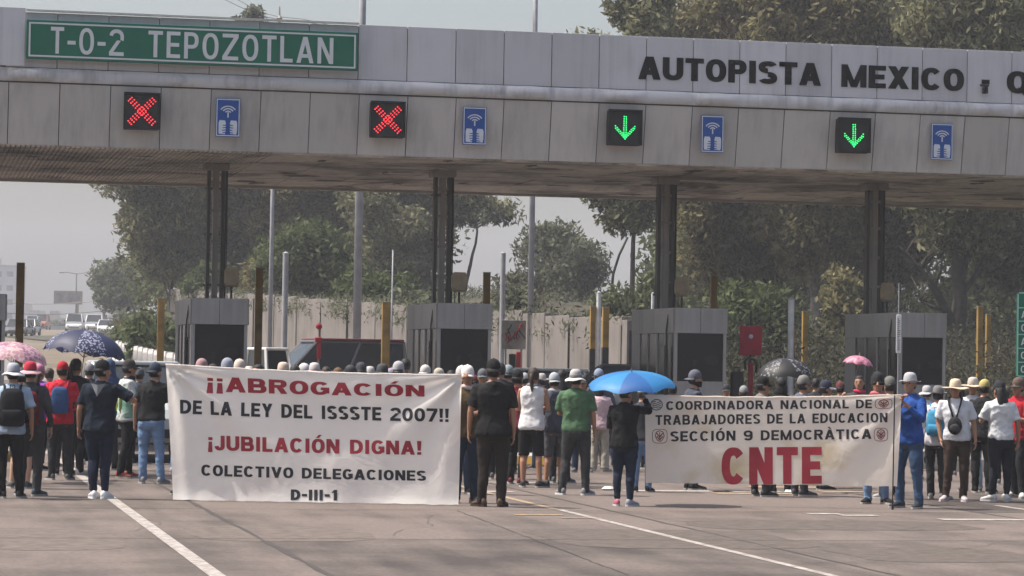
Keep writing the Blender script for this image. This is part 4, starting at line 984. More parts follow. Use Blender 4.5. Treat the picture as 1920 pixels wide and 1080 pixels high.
# ------------------------------------------------------------------ vehicles
M_tyre = mat('tyre rubber', (.012, .012, .012), .9); M_rim = mat('steel rim', (.25, .25, .26), .4, metal=.6)
M_cwin = glass('tinted car glass', (.025, .03, .035)); M_lamp = mat('lamp lens', (.5, .5, .5), .2); M_tail = mat('tail lamp lens', (.3, .01, .01), .3)
def paint(name, c): 
    return mat(name, c, .32, var=.05, scale=1.2, spec=.5)
def vehicle(name, label, x, y, rz, L_, W_, H_, belt, m, cat, cab, hood=.0, group=None, roof_m=None, z0=None):
    """cab = (rear base, rear top, front top, front base) along the length, front at +y"""
    g = gz(y) if z0 is None else z0
    t = empty(name, (x, y, g), rz, label, cat, group); hw = W_/2; h0 = .32
    def sec(yy, w_, zb, zt, r_=.08):
        return [Vector((a, yy, b)) for a, b in ((-w_+r_, zb), (-w_, zb+r_*1.5), (-w_*1.0, (zb+zt)/2), (-w_*.97, zt-r_), (-w_*.9, zt), (0, zt+.02), (w_*.9, zt), (w_*.97, zt-r_), (w_, (zb+zt)/2), (w_, zb+r_*1.5), (w_-r_, zb))]
    e = L_/2; hz = belt-hood
    st = [(-e, hw*.88, h0+.12, belt-.12), (-e+.08, hw*.96, h0, belt-.02), (-e*.5, hw, h0-.06, belt), (cab[3], hw, h0-.06, belt), (e-.5, hw*.98, h0-.04, hz+.03 if hood else belt-.04), (e-.1, hw*.93, h0, hz-.06), (e, hw*.84, h0+.1, hz-.2)]
    MB().rings([sec(*q) for q in st]).build('body', m, t, False)
    def cs(yy, w_, z): return [(-w_, yy, z), (w_, yy, z)]
    wb, wt = hw*.93, hw*.78; zt = H_-.05
    v = [(-wb, cab[0], belt-.01), (wb, cab[0], belt-.01), (wb, cab[3], belt-.01), (-wb, cab[3], belt-.01), (-wt, cab[1], zt), (wt, cab[1], zt), (wt, cab[2], zt), (-wt, cab[2], zt)]
    MB().add(v, [(0, 1, 5, 4), (1, 2, 6, 5), (2, 3, 7, 6), (3, 0, 4, 7)]).build('windows', M_cwin, t)
    rf = MB(); rf.bbox(-wt-.02, wt+.02, min(cab[1], cab[2])-.05, max(cab[1], cab[2])+.05, zt-.02, H_, .025)
    rf.build('roof', roof_m or m, t)
    pl = MB()
    for sg in (-1, 1):
        for (ya, yb) in ((cab[0], cab[1]), (cab[3], cab[2]), ((cab[0]+cab[3])/2, (cab[1]+cab[2])/2)):
            pl.tube([(sg*(wb+.005), ya, belt-.02), (sg*(wt+.005), yb, zt)], .045, 5)
    pl.build('pillar', m, t)
    for sy in (-1, 1):
        for sg in (-1, 1):
            wy = sy*(e-.78 if sy > 0 else e-.8)
            wl = MB().lathe([(.2, -.1), (.31, -.1), (.33, -.06), (.33, .06), (.31, .1), (.2, .1)], 20).map(lambda v: Vector((v.z+sg*(hw-.06), wy+v.x, .33+v.y))).build('wheel', M_tyre, t)
            MB().lathe([(.21, -.02), (.2, .02), (.1, .05), (.03, .04)], 14).map(lambda v: Vector((sg*v.z+sg*(hw+.0), wy+v.x, .33+v.y))).build('rim', M_rim, wl)
    for sg in (-1, 1):
        MB().bbox(sg*hw*.7-.14, sg*hw*.7+.14, e-.1, e+.01, hz-.28, hz-.12, .02).build('headlight', M_lamp, t); MB().bbox(sg*hw*.82-.07, sg*hw*.82+.07, -e-.01, -e+.1, belt-.4, belt-.15, .02).build('tail_light', M_tail, t)
        MB().bbox(sg*(hw+.1)-.09, sg*(hw+.1)+.09, cab[3]-.32, cab[3]-.22, belt, belt+.15, .02).build('wing_mirror', M_case, t)
    MB().bbox(-hw*.6, hw*.6, e-.02, e+.02, h0+.08, hz-.36, .01).build('grille', M_case, t)
    return t
Pw = paint('white vehicle paint', (.62, .62, .62)); Ps = paint('silver vehicle paint', (.36, .38, .38)); Pd = paint('dark grey vehicle paint', (.10, .10, .105)); Pr = paint('dark red stripe', (.12, .02, .025))
def V(name, label, px, d, ang, L_, W_, H_, belt, m, cat, cab, hood=0., **k):
    q = atD(px, 690, d); return vehicle(name, label, q.x, q.y, ang-YAW, L_, W_, H_, belt, m, cat, cab, hood, **k)
Gv = 'white vans coming down the far road'
V('white_van', 'leftmost white van coming down the far road at left', 139, 330, PI+.1, 4.8, 2.0, 2.1, 1.15, Pw, 'van', (-2.3, -2.2, 1.2, 1.9), .3, group=Gv)
V('white_van', 'middle white van on the far road above the navy umbrella', 176, 320, PI+.1, 4.8, 2.0, 2.0, 1.15, Pw, 'van', (-2.3, -2.2, 1.2, 1.9), .3, group=Gv)
V('white_car', 'nearest white car on the far road right of the navy umbrella tip', 199, 270, PI+.1, 4.4, 1.8, 1.55, .95, Pw, 'car', (-1.9, -1.2, .3, 1.0), .12, group=Gv)
V('white_van', 'white van half hidden behind the other far vans', 189, 352, PI+.1, 5.0, 2.0, 2.2, 1.15, Pw, 'van', (-2.3, -2.2, 1.2, 1.9), .3, group=Gv)
V('dark_van', 'dark grey van with a red roof stripe stopped behind the long banner', 640, 75, PI*.5+.35, 3.2, 1.8, 1.9, 1.15, Pd, 'van', (-1.55, -1.5, .9, 1.6), .25)
dv = [o for o in COL.objects if o.name.startswith('dark_van')][0]
MB().bbox(-.78, .78, -1.5, .9, 1.9, 1.955, .02).build('red_roof_stripe', Pr, dv)
q = dv.matrix_basis.copy()
L = Letters(.12, .9, .16); L.build('lettering', 'VISUAL', (lambda u, v, k: Vector((.97 if False else -.936-k, -.1-u*.2+.5, .92+v*.17))), mat('pale grey lettering', (.2, .2, .2), .5), dv, .3)
V('silver_car', 'silver car with a pale windscreen behind the man in light blue jeans', 252, 47, PI+.2, 4.2, 1.75, 1.62, 1.02, Ps, 'car', (-1.9, -1.6, .35, 1.0), .12)
V('white_pickup', 'white pickup behind the man in the green polo shirt', 1035, 63, PI-.25, 4.8, 1.8, 1.58, 1.05, Pw, 'pickup truck', (-.6, -.5, .6, 1.2), .1)
V('dark_car', 'dark car parked behind the blue umbrella', 1165, 58, PI*.5, 4.3, 1.75, 1.7, 1.08, Pd, 'car', (-1.6, -1.3, .4, 1.1), .1)
V('white_truck_cab', 'white truck cab with a dark windscreen right of the first booth', 503, 66, PI+.45, 1.7, .66, 1.9, 1.25, Pw, 'truck', (-.7, -.66, .5, .72), .05)

# ------------------------------------------------------------------ far end of the road
M_far = mat('pale far facade', (.25, .26, .29), .8, var=.15, scale=.2)
def building(label, px0, px1, ytop, d, seed, m=M_far):
    a, b = atD(px0, 690, d), atD(px1, 690, d); g = gz(a.y)-1; H = pz((px0+px1)/2, ytop, d)-g; W_ = (b-a).length
    t = empty('distant_building', (a.x, a.y, g), -YAW, label, 'building', 'buildings far down the road')
    MB().box(0, W_, 0, W_*.8+6, 0, H).build('wall', m, t); MB().box(-.3, W_+.3, -.3, W_*.8+6.3, H, H+.6).box(W_*.3, W_*.6, 2, 6, H+.6, H+2.5).build('roof', M_steel, t)
    rd = random.Random(seed); nf = max(1, int(H/3.4)); nc = max(1, int(W_/3))
    for i in range(min(nf, 9)):
        mb = MB()
        for j in range(nc): mb.box(W_*(j+.22)/nc, W_*(j+.78)/nc, -.05, .05, 1.2+i*H/nf*1.0, 1.2+i*H/nf+1.6)
        mb.build('window', M_cwin, t)
building('tall pale blue building at the left edge behind the first yellow post', -60, 26, 500, 820, 1)
building('low pale building on the far road behind the first yellow post', 26, 70, 585, 900, 2)
building('low wide building below the billboard', 72, 128, 600, 760, 3)
a, b = atD(101, 545, 430), atD(154, 571, 430); t = empty('billboard', (a.x, a.y, gz(a.y)), -YAW, 'wide dark billboard on a post above the far road', 'billboard')
Wb = (b-a).xy.length; zb, zt = b.z-gz(a.y), a.z-gz(a.y)
MB().box(0, Wb, 0, .4, zb, zt).build('frame', M_steel, t); MB().box(.35, Wb-.25, -.06, -.01, zb+.3, zt-.35).build('poster', mat('faded poster', (.15, .13, .14), .6, var=.6, scale=.7), t)
MB().tube([(Wb*.8, .5, 0), (Wb*.8, .5, zb)], .3, 8).build('pole', M_steel, t)
q = atD(140, 690, 360); t = empty('far_street_lamp', (q.x, q.y, gz(q.y)), -YAW, 'far double-armed street lamp above the billboard', 'street lamp')
h = pz(140, 512, 360)-gz(q.y); MB().tube([(0, 0, 0), (0, 0, h)], [.12, .07], 7).build('pole', M_steel, t)
for sg in (-1, 1): MB().tube([(0, 0, h-.1), (sg*1.2, 0, h+.1), (sg*1.9, 0, h+.05)], .06, 5).bbox(sg*1.9-.3, sg*1.9+.3, -.12, .12, h-.03, h+.1, .03).build('lamp_arm', M_steel, t)
a, b = atD(-30, 617, 470), atD(150, 617, 470); t = empty('overpass', (a.x, a.y, gz(a.y)), -YAW, 'low grey overpass crossing the far road at left', 'bridge')
Wb = (b-a).xy.length; z_ = a.z-gz(a.y); MB().box(-20, Wb, 0, 8, z_-.9, z_).box(-20, Wb, -.1, .1, z_+.01, z_+.7).build('deck', M_far, t)
for f_ in (.1, .5, .97): MB().box(Wb*f_-.5, Wb*f_+.5, 2, 6, -1, z_-.9).build('pier', M_far, t)
a = atD(-20, 560, 300); b = atD(160, 560, 300); t = empty('power_line', (a.x, a.y, gz(a.y)), -YAW, 'pair of thin power lines strung across the far road', 'power line')
Wl = (b-a).xy.length; za = a.z-gz(a.y)
mb = MB()
for dz in (0, 1.1): mb.tube([(-2+(Wl+4)*i/10, 0, za-dz-.5*math.sin(PI*i/10)) for i in range(11)], .035, 4)
mb.build('cable', M_steel, t)
for x_ in (-2, Wl+2): MB().tube([(x_, 0, 0), (x_, 0, za+.3)], .14, 7).box(x_-.7, x_+.7, -.06, .06, za-.1, za+.05).build('pole', M_steel, t)
rd = random.Random(8)
for i, (px, d, hgt, m_) in enumerate(((78, 420, 2.3, 'orange'), (60, 400, 2.0, 'grey'), (50, 260, 1.5, 'grey'), (34, 240, 1.5, 'dark'))):
    q = atD(px, 690, d)
    vehicle('far_vehicle', ('orange work truck stopped far down the road', 'grey far vehicle left of the orange work truck', 'small grey car on the far left of the road', 'dark small car at the far left behind the yellow post')[i], q.x, q.y, PI-YAW, 4.4, 1.85, hgt, hgt*.55, {'orange': paint('orange vehicle paint', (.4, .1, .04)), 'grey': Ps, 'dark': Pd}[m_], 'vehicle', (-1.9, -1.4, .5, 1.1), .1, 'far traffic at left')

# ------------------------------------------------------------------ people
JOBS = []
SKIN = {'m': mat('brown skin', (.30, .155, .095), .55, var=.1, scale=9, spec=.4), 'd': mat('dark brown skin', (.20, .10, .062), .55, var=.1, scale=9, spec=.4), 'l': mat('light brown skin', (.40, .235, .155), .55, var=.1, scale=9, spec=.4)}
HAIRC = {'k': mat('black hair', (.010, .009, .009), .55, var=.3, scale=30, bump=.5, bscale=60), 'b': mat('dark brown hair', (.03, .018, .012), .55, var=.3, scale=30, bump=.5, bscale=60), 'g': mat('grey hair', (.14, .135, .13), .6, var=.3, scale=30, bump=.5, bscale=60)}
M_eye = mat('dark eye', (.01, .008, .008), .2)
ARMS = {'down': ((.16, .02, -1), (.05, .15, -1)), 'relax': ((.26, -.08, -1), (.08, .24, -1)), 'front': ((.2, .22, -.95), (-.45, .8, .1)), 'hip': ((.6, -.15, -.8), (-.55, .3, -.5)),
        'out': ((.85, .25, -.6), (-.25, .9, .05)), 'up': ((.4, .55, .15), (.05, .3, .95)), 'hold': ((.35, .35, -.8), (-.15, .55, .8)), 'pocket': ((.3, -.12, -1), (-.12, .28, -1)), 'cross': ((.25, .3, -.95), (-.85, .5, .12)), 'chest': ((.3, .35, -.9), (-.5, .5, .6))}
HEADR = [(1.512, .02, .03, .05), (1.522, .036, .044, .046), (1.545, .053, .062, .03), (1.575, .064, .082, .014), (1.605, .070, .092, .005), (1.64, .0755, .097, .0), (1.675, .0755, .097, -.003), (1.71, .067, .084, -.006), (1.735, .048, .06, -.007), (1.748, .02, .026, -.007)]
TORSO = [(.80, .150, .105, -.01), (.88, .166, .118, -.012), (.96, .160, .112, -.004), (1.06, .142, .102, .004), (1.16, .148, .106, .006), (1.27, .168, .116, .004), (1.36, .178, .110, -.006), (1.42, .168, .092, -.014), (1.455, .128, .076, -.018), (1.485, .086, .068, -.018), (1.51, .060, .060, -.012)]
def erings(rows, gx, gy=None, n=16, e=.85, fat=(1, 1)):
    out = []
    for (z, rx, ry, cy) in rows:
        r = []
        for k in range(n):
            a = 2*PI*k/n; c, q = math.cos(a), math.sin(a)
            r.append(Vector(((rx*fat[0]+gx)*math.copysign(abs(c)**e, c), cy+(ry*fat[1]+(gy if gy is not None else gx))*math.copysign(abs(q)**e, q), z)))
        out.append(r)
    return out
def job(o, vox, it, extra=None, fold=0.0, seed=0):
    m = o.modifiers.new('r', 'REMESH'); m.mode = 'VOXEL'; m.voxel_size = vox; m.use_smooth_shade = True
    if it:
        s_ = o.modifiers.new('s', 'SMOOTH'); s_.factor = .5; s_.iterations = it
    JOBS.append((o, extra, fold, seed))
def bake_jobs():
    dg = bpy.context.evaluated_depsgraph_get(); res = []
    for o, extra, fold, seed in JOBS:
        res.append(bpy.data.meshes.new_from_object(o.evaluated_get(dg)))
    for (o, extra, fold, seed), me in zip(JOBS, res):
        o.modifiers.clear(); old = o.data; m_ = old.materials[0] if old.materials else None
        if fold:
            co = [v.co.copy() for v in me.vertices]; no = [v.normal.copy() for v in me.vertices]; off = Vector((seed*3.7, seed*1.3, 0))
            for i, v in enumerate(me.vertices):
                p = co[i]; q_ = Vector((p.x*8+p.z*4.5, p.y*8, p.z*8.5-p.x*5))+off; f_ = mnoise.noise(Vector((p.x*6, p.y*6, p.z*4))+off)*.55+(.22-abs(mnoise.noise(q_)))*1.0+(.2-abs(mnoise.noise(q_*2.3)))*.35
                v.co = p+no[i]*(f_*fold)
        if extra:
            bm = bmesh.new(); bm.from_mesh(me); t_ = bpy.data.meshes.new('t'); t_.from_pydata(extra.v, [], extra.f); bm.from_mesh(t_); bm.to_mesh(me); bm.free(); bpy.data.meshes.remove(t_)
        me.name = o.name; o.data = me; me.shade_smooth()
        me.materials.clear()
        if m_: me.materials.append(m_)
        bpy.data.meshes.remove(old)
    JOBS.clear()
PEOPLE = {}
def person(key, label, px, py, top, face, shirt=('tee', (.02, .02, .02)), pants=('trousers', (.02, .02, .025)), shoes=(.03, .03, .03), hat=None, hair=('short', 'k'), arms=('down', 'down'),
           skin='m', fat=1.0, sh=1.0, hip=1.0, d=None, st=.02, fy=(.0, .0), head=(0, 0), reach=None, hand_at=None, sole=None, group='protesters at the toll plaza', eyes=False, extras=(), seed=None, near=True, hem=None, pos=None, hmin=1.45, hmax=1.8):
    """A whole person standing at a point of the plaza; a body of one surface, clothes over it."""
    if pos: gx_, gy_ = pos
    elif py: q = atZ(px, py); gx_, gy_ = q.x, q.y
    else: q = atD(px, 690, d); gx_, gy_ = q.x, q.y
    ztop = atY(px, top, gy_).z
    hatt = hat[0] if hat else None
    H = max(hmin, min(hmax, ztop/(1.79 if hatt in ('cap', 'bucket', 'straw', 'beanie', 'hat') else 1.765)*1.75)); s = H/1.75
    rz = {'b': -YAW, 'f': PI-YAW, 'l': PI/2-YAW, 'r': -PI/2-YAW}.get(face, None)
    if rz is None: rz = R(face)-YAW
    seed = seed if seed is not None else len(PEOPLE); rd = random.Random(seed*13+5)
    rot = Matrix.Rotation(rz, 3, 'Z')
    feet = [(-.095-st, fy[0]), (.095+st, fy[1])]
    fs = (fat*sh, fat)
    # arms
    A = []
    for i, sg in enumerate((-1, 1)):
        S = Vector((sg*(.176*fat**.6*sh), -.008, 1.415))
        if reach and reach[0] in (sg, 0):
            pt = reach[1] if reach[0] != 0 else reach[1][i]
            loc = rot.inverted() @ (Vector(pt)-Vector((gx_, gy_, 0)))/s
            dv = loc-S; L1, L2 = .285, .30
            D = min(dv.length, .575); dv.normalize(); loc = S+dv*D
            a_ = (L1*L1-L2*L2+D*D)/(2*D); hh = math.sqrt(max(0, L1*L1-a_*a_))
            pole = Vector((sg*.7, -.25, -1)); pole = (pole-dv*pole.dot(dv)).normalized()
            E = S+dv*a_+pole*hh; fd = (loc-E).normalized(); Wp = E+fd*.235; curl = 1.25
        else:
            pr = arms[i]; ua, fa = ARMS[pr] if isinstance(pr, str) else pr
            ua = Vector((ua[0]*sg, ua[1], ua[2])).normalized(); fd = Vector((fa[0]*sg, fa[1], fa[2])).normalized()
            ua = (ua+Vector((rd.uniform(-.05, .05), rd.uniform(-.06, .06), 0))).normalized()
            E = S+ua*.285; Wp = E+fd*.24; curl = .55 if pr in ('down', 'relax', 'hip', 'pocket') else 1.15
        A.append((sg, S, E, Wp, fd, curl))
    if hand_at:      # move the whole figure so that the chosen hand comes under a point
        sg, pt = hand_at; W_ = [a for a in A if a[0] == sg][0]; hp = W_[3]+W_[4]*.07; off = rot @ (hp*s)
        gx_, gy_ = pt[0]-off.x, pt[1]-off.y
    root = empty('person', (gx_, gy_, 0), rz, label, 'person', group)
    sw = rd.uniform(.012, .034)*rd.choice((-1, 1)); ln_ = rd.uniform(-.012, .03)
    if reach or hand_at: sw *= .3; ln_ = 0
    def warp(q):
        q = Vector(q); z_ = q.z/1.75; return Vector((q.x+sw*math.sin(PI*min(1, z_*1.15))*min(1, z_*6), q.y+ln_*max(0, z_-.5)*1.6-.012*math.sin(PI*z_)*min(1, z_*6), q.z))
    hy, hp_ = R(head[0]), R(head[1]); HM = Matrix.Translation((0, -.008, 1.50)) @ Euler((hp_, 0, hy)).to_matrix().to_4x4() @ Matrix.Translation((0, .008, -1.50))
    def out(mb, name, m, par, smooth=True, head_=False):
        mb.v = [tuple(warp(HM @ Vector(q) if head_ else q)*s) for q in mb.v]
        return mb.build(name, m, par, smooth)
    vox = .0105 if near else .016; cvox = .0135 if near else .02
    # ---- body
    b = MB(); b.rings(erings(TORSO, -.004, fat=fs)); b.tube([(0, -.012, 1.42), (0, -.006, 1.50), (0, .0, 1.57)], [.062, .054, .054], 12)
    hb = MB(); hb.rings(erings(HEADR, 0, e=.92))
    hb.tube([(0, .088, 1.655), (0, .104, 1.63), (0, .113, 1.608), (0, .094, 1.598)], [.009, .012, .016, .01], 8)          # nose
    hb.ell((0, .084, 1.665), (.045, .016, .01), 10, 6); hb.ell((0, .083, 1.567), (.024, .016, .007), 10, 6); hb.ell((0, .08, 1.553), (.02, .016, .007), 10, 6); hb.ell((0, .07, 1.528), (.022, .02, .014), 10, 6)
    for sg in (-1, 1): hb.ell((sg*.077, -.008, 1.622), (.012, .02, .032), 8, 6)
    hb.v = [tuple(HM @ Vector(q)) for q in hb.v]; b.add(hb.v, hb.f)
    legs = []
    for (fx, fyy), sg in zip(feet, (-1, 1)):
        hipj = Vector((sg*.088*hip*fat**.5, -.004, .90)); kn = Vector((hipj.x*.35+fx*.65, fyy*.5+.022, .495)); an = Vector((fx, fyy-.03, .085)); legs.append((hipj, kn, an))
        b.tube([hipj, hipj.lerp(kn, .4), kn, kn.lerp(an, .3)+Vector((0, -.022, 0)), an, an+Vector((0, 0, -.05))], [v_*(1 if pants[0] == 'shorts' else .8) for v_ in (.088*fat, .076*fat, .052, .053, .036, .036)], 12)
        b.tube([an+Vector((0, -.01, -.045)), an+Vector((0, .03, -.05)), an+Vector((0, .06, -.055))], [.026, .026, .02], 8)
    fing = MB()
    for sg, S, E, Wp, fd, curl in A:
        b.tube([Vector((sg*.09, -.01, 1.405)), S, S.lerp(E, .5), E, E.lerp(Wp, .3), Wp, Wp+fd*.02], [.06, .052*fat, .046*fat, .039, .038, .026, .026], 10)
        y_ = Vector((0, 1, 0)) if abs(fd.y) < .8 else Vector((-sg, 0, 0)); wax = (y_-fd*y_.dot(fd)).normalized(); hn = wax.cross(fd).normalized()
        if abs(fd.y) < .8 and hn.x*sg > 0: hn = -hn
        if abs(fd.y) >= .8 and hn.z > 0: hn = -hn
        pc = Wp+fd*.055; pm = MB(); rg = []
        for t_, wd_, th_ in ((-.005, .024, .02), (.02, .034, .019), (.055, .041, .017), (.088, .042, .015), (.1, .036, .011)):
            rg.append([Wp+fd*t_+wax*math.cos(2*PI*k/10)*wd_+hn*math.sin(2*PI*k/10)*th_ for k in range(10)])
        b.rings(rg)
        for j, (o_, ln) in enumerate(((-.0315, .06), (-.0105, .074), (.0105, .08), (.0315, .07))):
            p0 = Wp+fd*.088+wax*o_; c_ = curl*(1.05-.08*j); q1 = p0+(fd*math.cos(c_*.5)+hn*math.sin(c_*.5))*ln*.5; q2 = q1+(fd*math.cos(c_*1.3)+hn*math.sin(c_*1.3))*ln*.32; q3 = q2+(fd*math.cos(c_*2.0)+hn*math.sin(c_*2.0))*ln*.24
            fing.tube([p0-fd*.012, q1, q2, q3], [.0098, .0092, .0082, .0058], 7)
        p0 = Wp+fd*.03+wax*.032; q1 = p0+(fd*.6+wax*.62+hn*.35).normalized()*.036; q2 = q1+(fd*.9+wax*.1+hn*(.3+.3*curl)).normalized()*.03
        fing.tube([p0-wax*.012, q1, q2], [.0125, .0105, .0075], 7)
    for mb in (b, fing): mb.v = [tuple(warp(q)*s) for q in mb.v]
    bo = b.build('body', SKIN[skin], root, True); job(bo, vox*s, 3 if near else 2, fing)
    # ---- clothes
    typ, colr = shirt[0], shirt[1]
    if typ:
        hz = hem or .84; rows = [r for r in TORSO if r[0] > hz+.03 and r[0] < 1.47]
        rows = [(hz, .166, .122, -.006)]+[(z, rx+(.012 if z < 1.1 else 0), ry+.012, cy) for z, rx, ry, cy in rows]+[(1.484, .084, .07, -.016), (1.50, .058, .06, -.012)]
        t_ = MB(); t_.rings(erings(rows, .016, fat=fs))
        for sg, S, E, Wp, fd, curl in A:
            base = Vector((sg*.07, -.01, 1.40))
            if typ == 'vest': t_.tube([base, S+Vector((-sg*.012, 0, .0))], [.072*fat, .058*fat], 12)
            elif typ == 'tee': t_.tube([base, S+Vector((0, 0, -.004)), S.lerp(E, .45), S.lerp(E, .8)], [.075*fat, .066*fat, .064*fat, .07*fat], 12)
            else: t_.tube([base, S+Vector((0, 0, -.004)), S.lerp(E, .5), E, E.lerp(Wp, .5), Wp.lerp(E, .06)], [.075*fat, .064*fat, .058*fat, .054, .047, .041], 12)
        if len(shirt) > 2 and 'hood' in shirt[2]:
            t_.ell((0, -.085*fat, 1.455), (.1, .05, .05), 14, 8); t_.tube([(-.085, -.02, 1.47), (-.06, .05, 1.44), (0, .075, 1.42), (.06, .05, 1.44), (.085, -.02, 1.47)], .024, 8)
        else: t_.tube([(.066*math.cos(2*PI*k/14), -.008+.064*math.sin(2*PI*k/14), 1.497-.014*math.sin(2*PI*k/14)) for k in range(15)], .011 if typ != 'polo' else .018, 6)
        o = out(t_, 'shirt' if typ != 'long' else 'long_sleeved_top', cloth(colr), root); job(o, cvox*s, 4, None, .019 if near else .010, seed)
    pt, pc = pants
    p_ = MB(); rows = [(.785, .12, .088, -.012), (.83, .160, .112, -.014), (.89, .170, .122, -.014), (.96, .160, .113, -.006), (1.015, .146, .106, .0)]
    p_.rings(erings([(z, rx*hip, ry, cy) for z, rx, ry, cy in rows], .008, fat=(fat, fat)))
    for hipj, kn, an in legs:
        if pt == 'shorts': p_.tube([hipj+Vector((0, 0, .02)), hipj.lerp(kn, .45), hipj.lerp(kn, .98), kn+Vector((0, 0, -.03))], [.098*fat, .092*fat, .084, .088], 14)
        elif pt == 'leggings': p_.tube([hipj+Vector((0, 0, .02)), hipj.lerp(kn, .45), kn, kn.lerp(an, .3)+Vector((0, -.02, 0)), kn.lerp(an, .97)], [.097*fat*hip, .087*fat*hip, .068, .067, .048], 14)
        elif pt == 'wide': p_.tube([hipj+Vector((0, 0, .02)), hipj.lerp(kn, .45), kn, kn.lerp(an, .5), an+Vector((0, .0, -.03))], [.098*fat*hip, .092*fat*hip, .085, .085, .09], 14)
        else: p_.tube([hipj+Vector((0, 0, .02)), hipj.lerp(kn, .45), kn, kn.lerp(an, .4)+Vector((0, -.015, 0)), an+Vector((0, .0, .0)), an+Vector((0, .012, -.035))], [.098*fat*hip, .088*fat*hip, .071, .067, .058, .061], 14)
    o = out(p_, 'shorts' if pt == 'shorts' else 'trousers', cloth(pc), root); job(o, cvox*s, 3, None, .014 if near else .008, seed+50)
    # ---- shoes
    for (fx, fyy), sg in zip(feet, (-1, 1)):
        yw = Matrix.Translation((fx, fyy-.03, 0)) @ Matrix.Rotation(-sg*R(rd.uniform(8, 42)), 4, 'Z')
        rg = []; sr = []
        for y, wd, hh_ in ((-.075, .024, .075), (-.055, .035, .098), (-.01, .038, .105), (.035, .04, .092), (.085, .044, .068), (.13, .046, .056), (.172, .038, .046), (.192, .018, .034)):
            rg.append([yw @ Vector((wd*math.cos(a), y, max(.016, hh_*.5+.01+hh_*.5*math.sin(a)))) for a in [2*PI*k/12 for k in range(12)]])
        sc_ = shoes[sg > 0] if isinstance(shoes[0], tuple) else shoes
        sho = out(MB().rings(rg), 'shoe', cloth(sc_, .6, .1), root)
        ol = [(-.085, 0), (-.075, .026), (-.03, .038), (.06, .044), (.13, .05), (.18, .04), (.204, .0), (.18, -.036), (.13, -.046), (.06, -.038), (-.03, -.036), (-.075, -.026)]
        out(MB().rings([[yw @ Vector((x_, y_, z_)) for y_, x_ in ol] for z_ in (.001, .026)]), 'sole', cloth(sole or (.3, .29, .28), .7, .05), sho, False)
    # ---- hair
    ht, hc = hair
    if ht:
        hr = MB(); lo = 1.575 if not hatt else 1.565; rows = []
        for z in [lo, 1.60, 1.635, 1.67, 1.705, 1.735, 1.757] if not hatt else [lo, 1.595, 1.63, 1.665]:
            for (z0, a0, b0, c0), (z1, a1, b1, c1) in zip(HEADR, HEADR[1:]):
                if z0 <= z <= z1 or (z > 1.748 and z1 == 1.748):
                    f_ = min(1, (z-z0)/(z1-z0)); rows.append((z, a0+(a1-a0)*f_+.010, b0+(b1-b0)*f_+.010, c0+(c1-c0)*f_-.008)); break
        rg = erings(rows, 0, e=.92)
        for r, (z, *_) in zip(rg, rows):
            for i_, v in enumerate(r):
                lim = .045 if z < 1.66 else .075
                if v.y > .02 and z < 1.69: r[i_] = Vector((v.x*(.86 if z < 1.66 else .97), min(v.y, .02+(v.y-.02)*.3), z))
        hr.rings(rg)
        if ht == 'long': hr.rings([[Vector((wd*math.cos(a), cy+th*math.sin(a), z)) for a in [2*PI*k/12 for k in range(12)]] for z, wd, th, cy in ((1.70, .06, .05, -.05), (1.62, .086, .055, -.06), (1.52, .095, .05, -.075), (1.43, .1, .04, -.095), (1.35, .085, .032, -.105), (1.31, .05, .02, -.105))])
        if ht == 'bob': hr.rings([[Vector((wd*math.cos(a), cy+th*math.sin(a), z)) for a in [2*PI*k/12 for k in range(12)]] for z, wd, th, cy in ((1.70, .06, .05, -.045), (1.62, .09, .06, -.045), (1.54, .096, .06, -.05), (1.48, .085, .05, -.055))])
        if ht == 'tail': hr.tube([(0, -.1, 1.67), (0, -.15, 1.66), (.0, -.165, 1.58), (.01, -.14, 1.46), (.01, -.14, 1.40)], [.02, .033, .034, .026, .008], 8)
        out(hr, 'hair', HAIRC[hc], root, True, True)
    # ---- hats
    if hat:
        hcol = hat[1]; brim = hat[2] if len(hat) > 2 else hcol; k = MB(); mh = cloth(hcol, .85, .25); mbm = cloth(brim, .85, .25)
        def dome(rows_, sy=1.17): return [[Vector((r_*math.cos(a), -.004+r_*sy*math.sin(a), z_)) for a in [2*PI*q_/18 for q_ in range(18)]] for r_, z_ in rows_]
        turn = Matrix.Rotation(PI if hatt == 'capback' or (len(hat) > 3 and hat[3] == 'back') else 0, 4, 'Z')
        if hatt == 'cap':
            k.rings(dome([(.084, 1.648), (.0865, 1.668), (.086, 1.69), (.081, 1.72), (.068, 1.75), (.046, 1.772), (.018, 1.783), (.004, 1.785)])); k.ell((0, -.004, 1.787), (.009, .009, .005), 8, 4)
            ho = out(k, 'cap', mh, root, True, True); v = MB(); top_, bot_ = [], []
            for q_ in range(11):
                a = R(18+144*q_/10); ri = .088; ext = .072*math.sin(a)**.8
                for rr_ in (0, .5, 1):
                    p = Vector((ri*math.cos(a)*(1+.05*rr_), ri*1.15*math.sin(a)+ext*rr_, 1.660-.018*rr_-.014*abs(math.cos(a))*rr_)); p = turn @ p; top_.append(p); bot_.append(p-Vector((0, 0, .006)))
            n3 = len(top_); fs_ = []
            for q_ in range(10):
                for r_ in range(2):
                    i0 = q_*3+r_; fs_ += [(i0, i0+1, i0+4, i0+3), (n3+i0+3, n3+i0+4, n3+i0+1, n3+i0)]
                fs_.append((q_*3+2, n3+q_*3+2, n3+q_*3+5, q_*3+5))
            v.add(top_+bot_, fs_); out(v, 'visor', mbm, ho, True, True)
        elif hatt in ('bucket', 'straw', 'hat'):
            R_, dz_ = {'bucket': (.152, -.038), 'straw': (.205, -.016), 'hat': (.142, -.004)}[hatt]
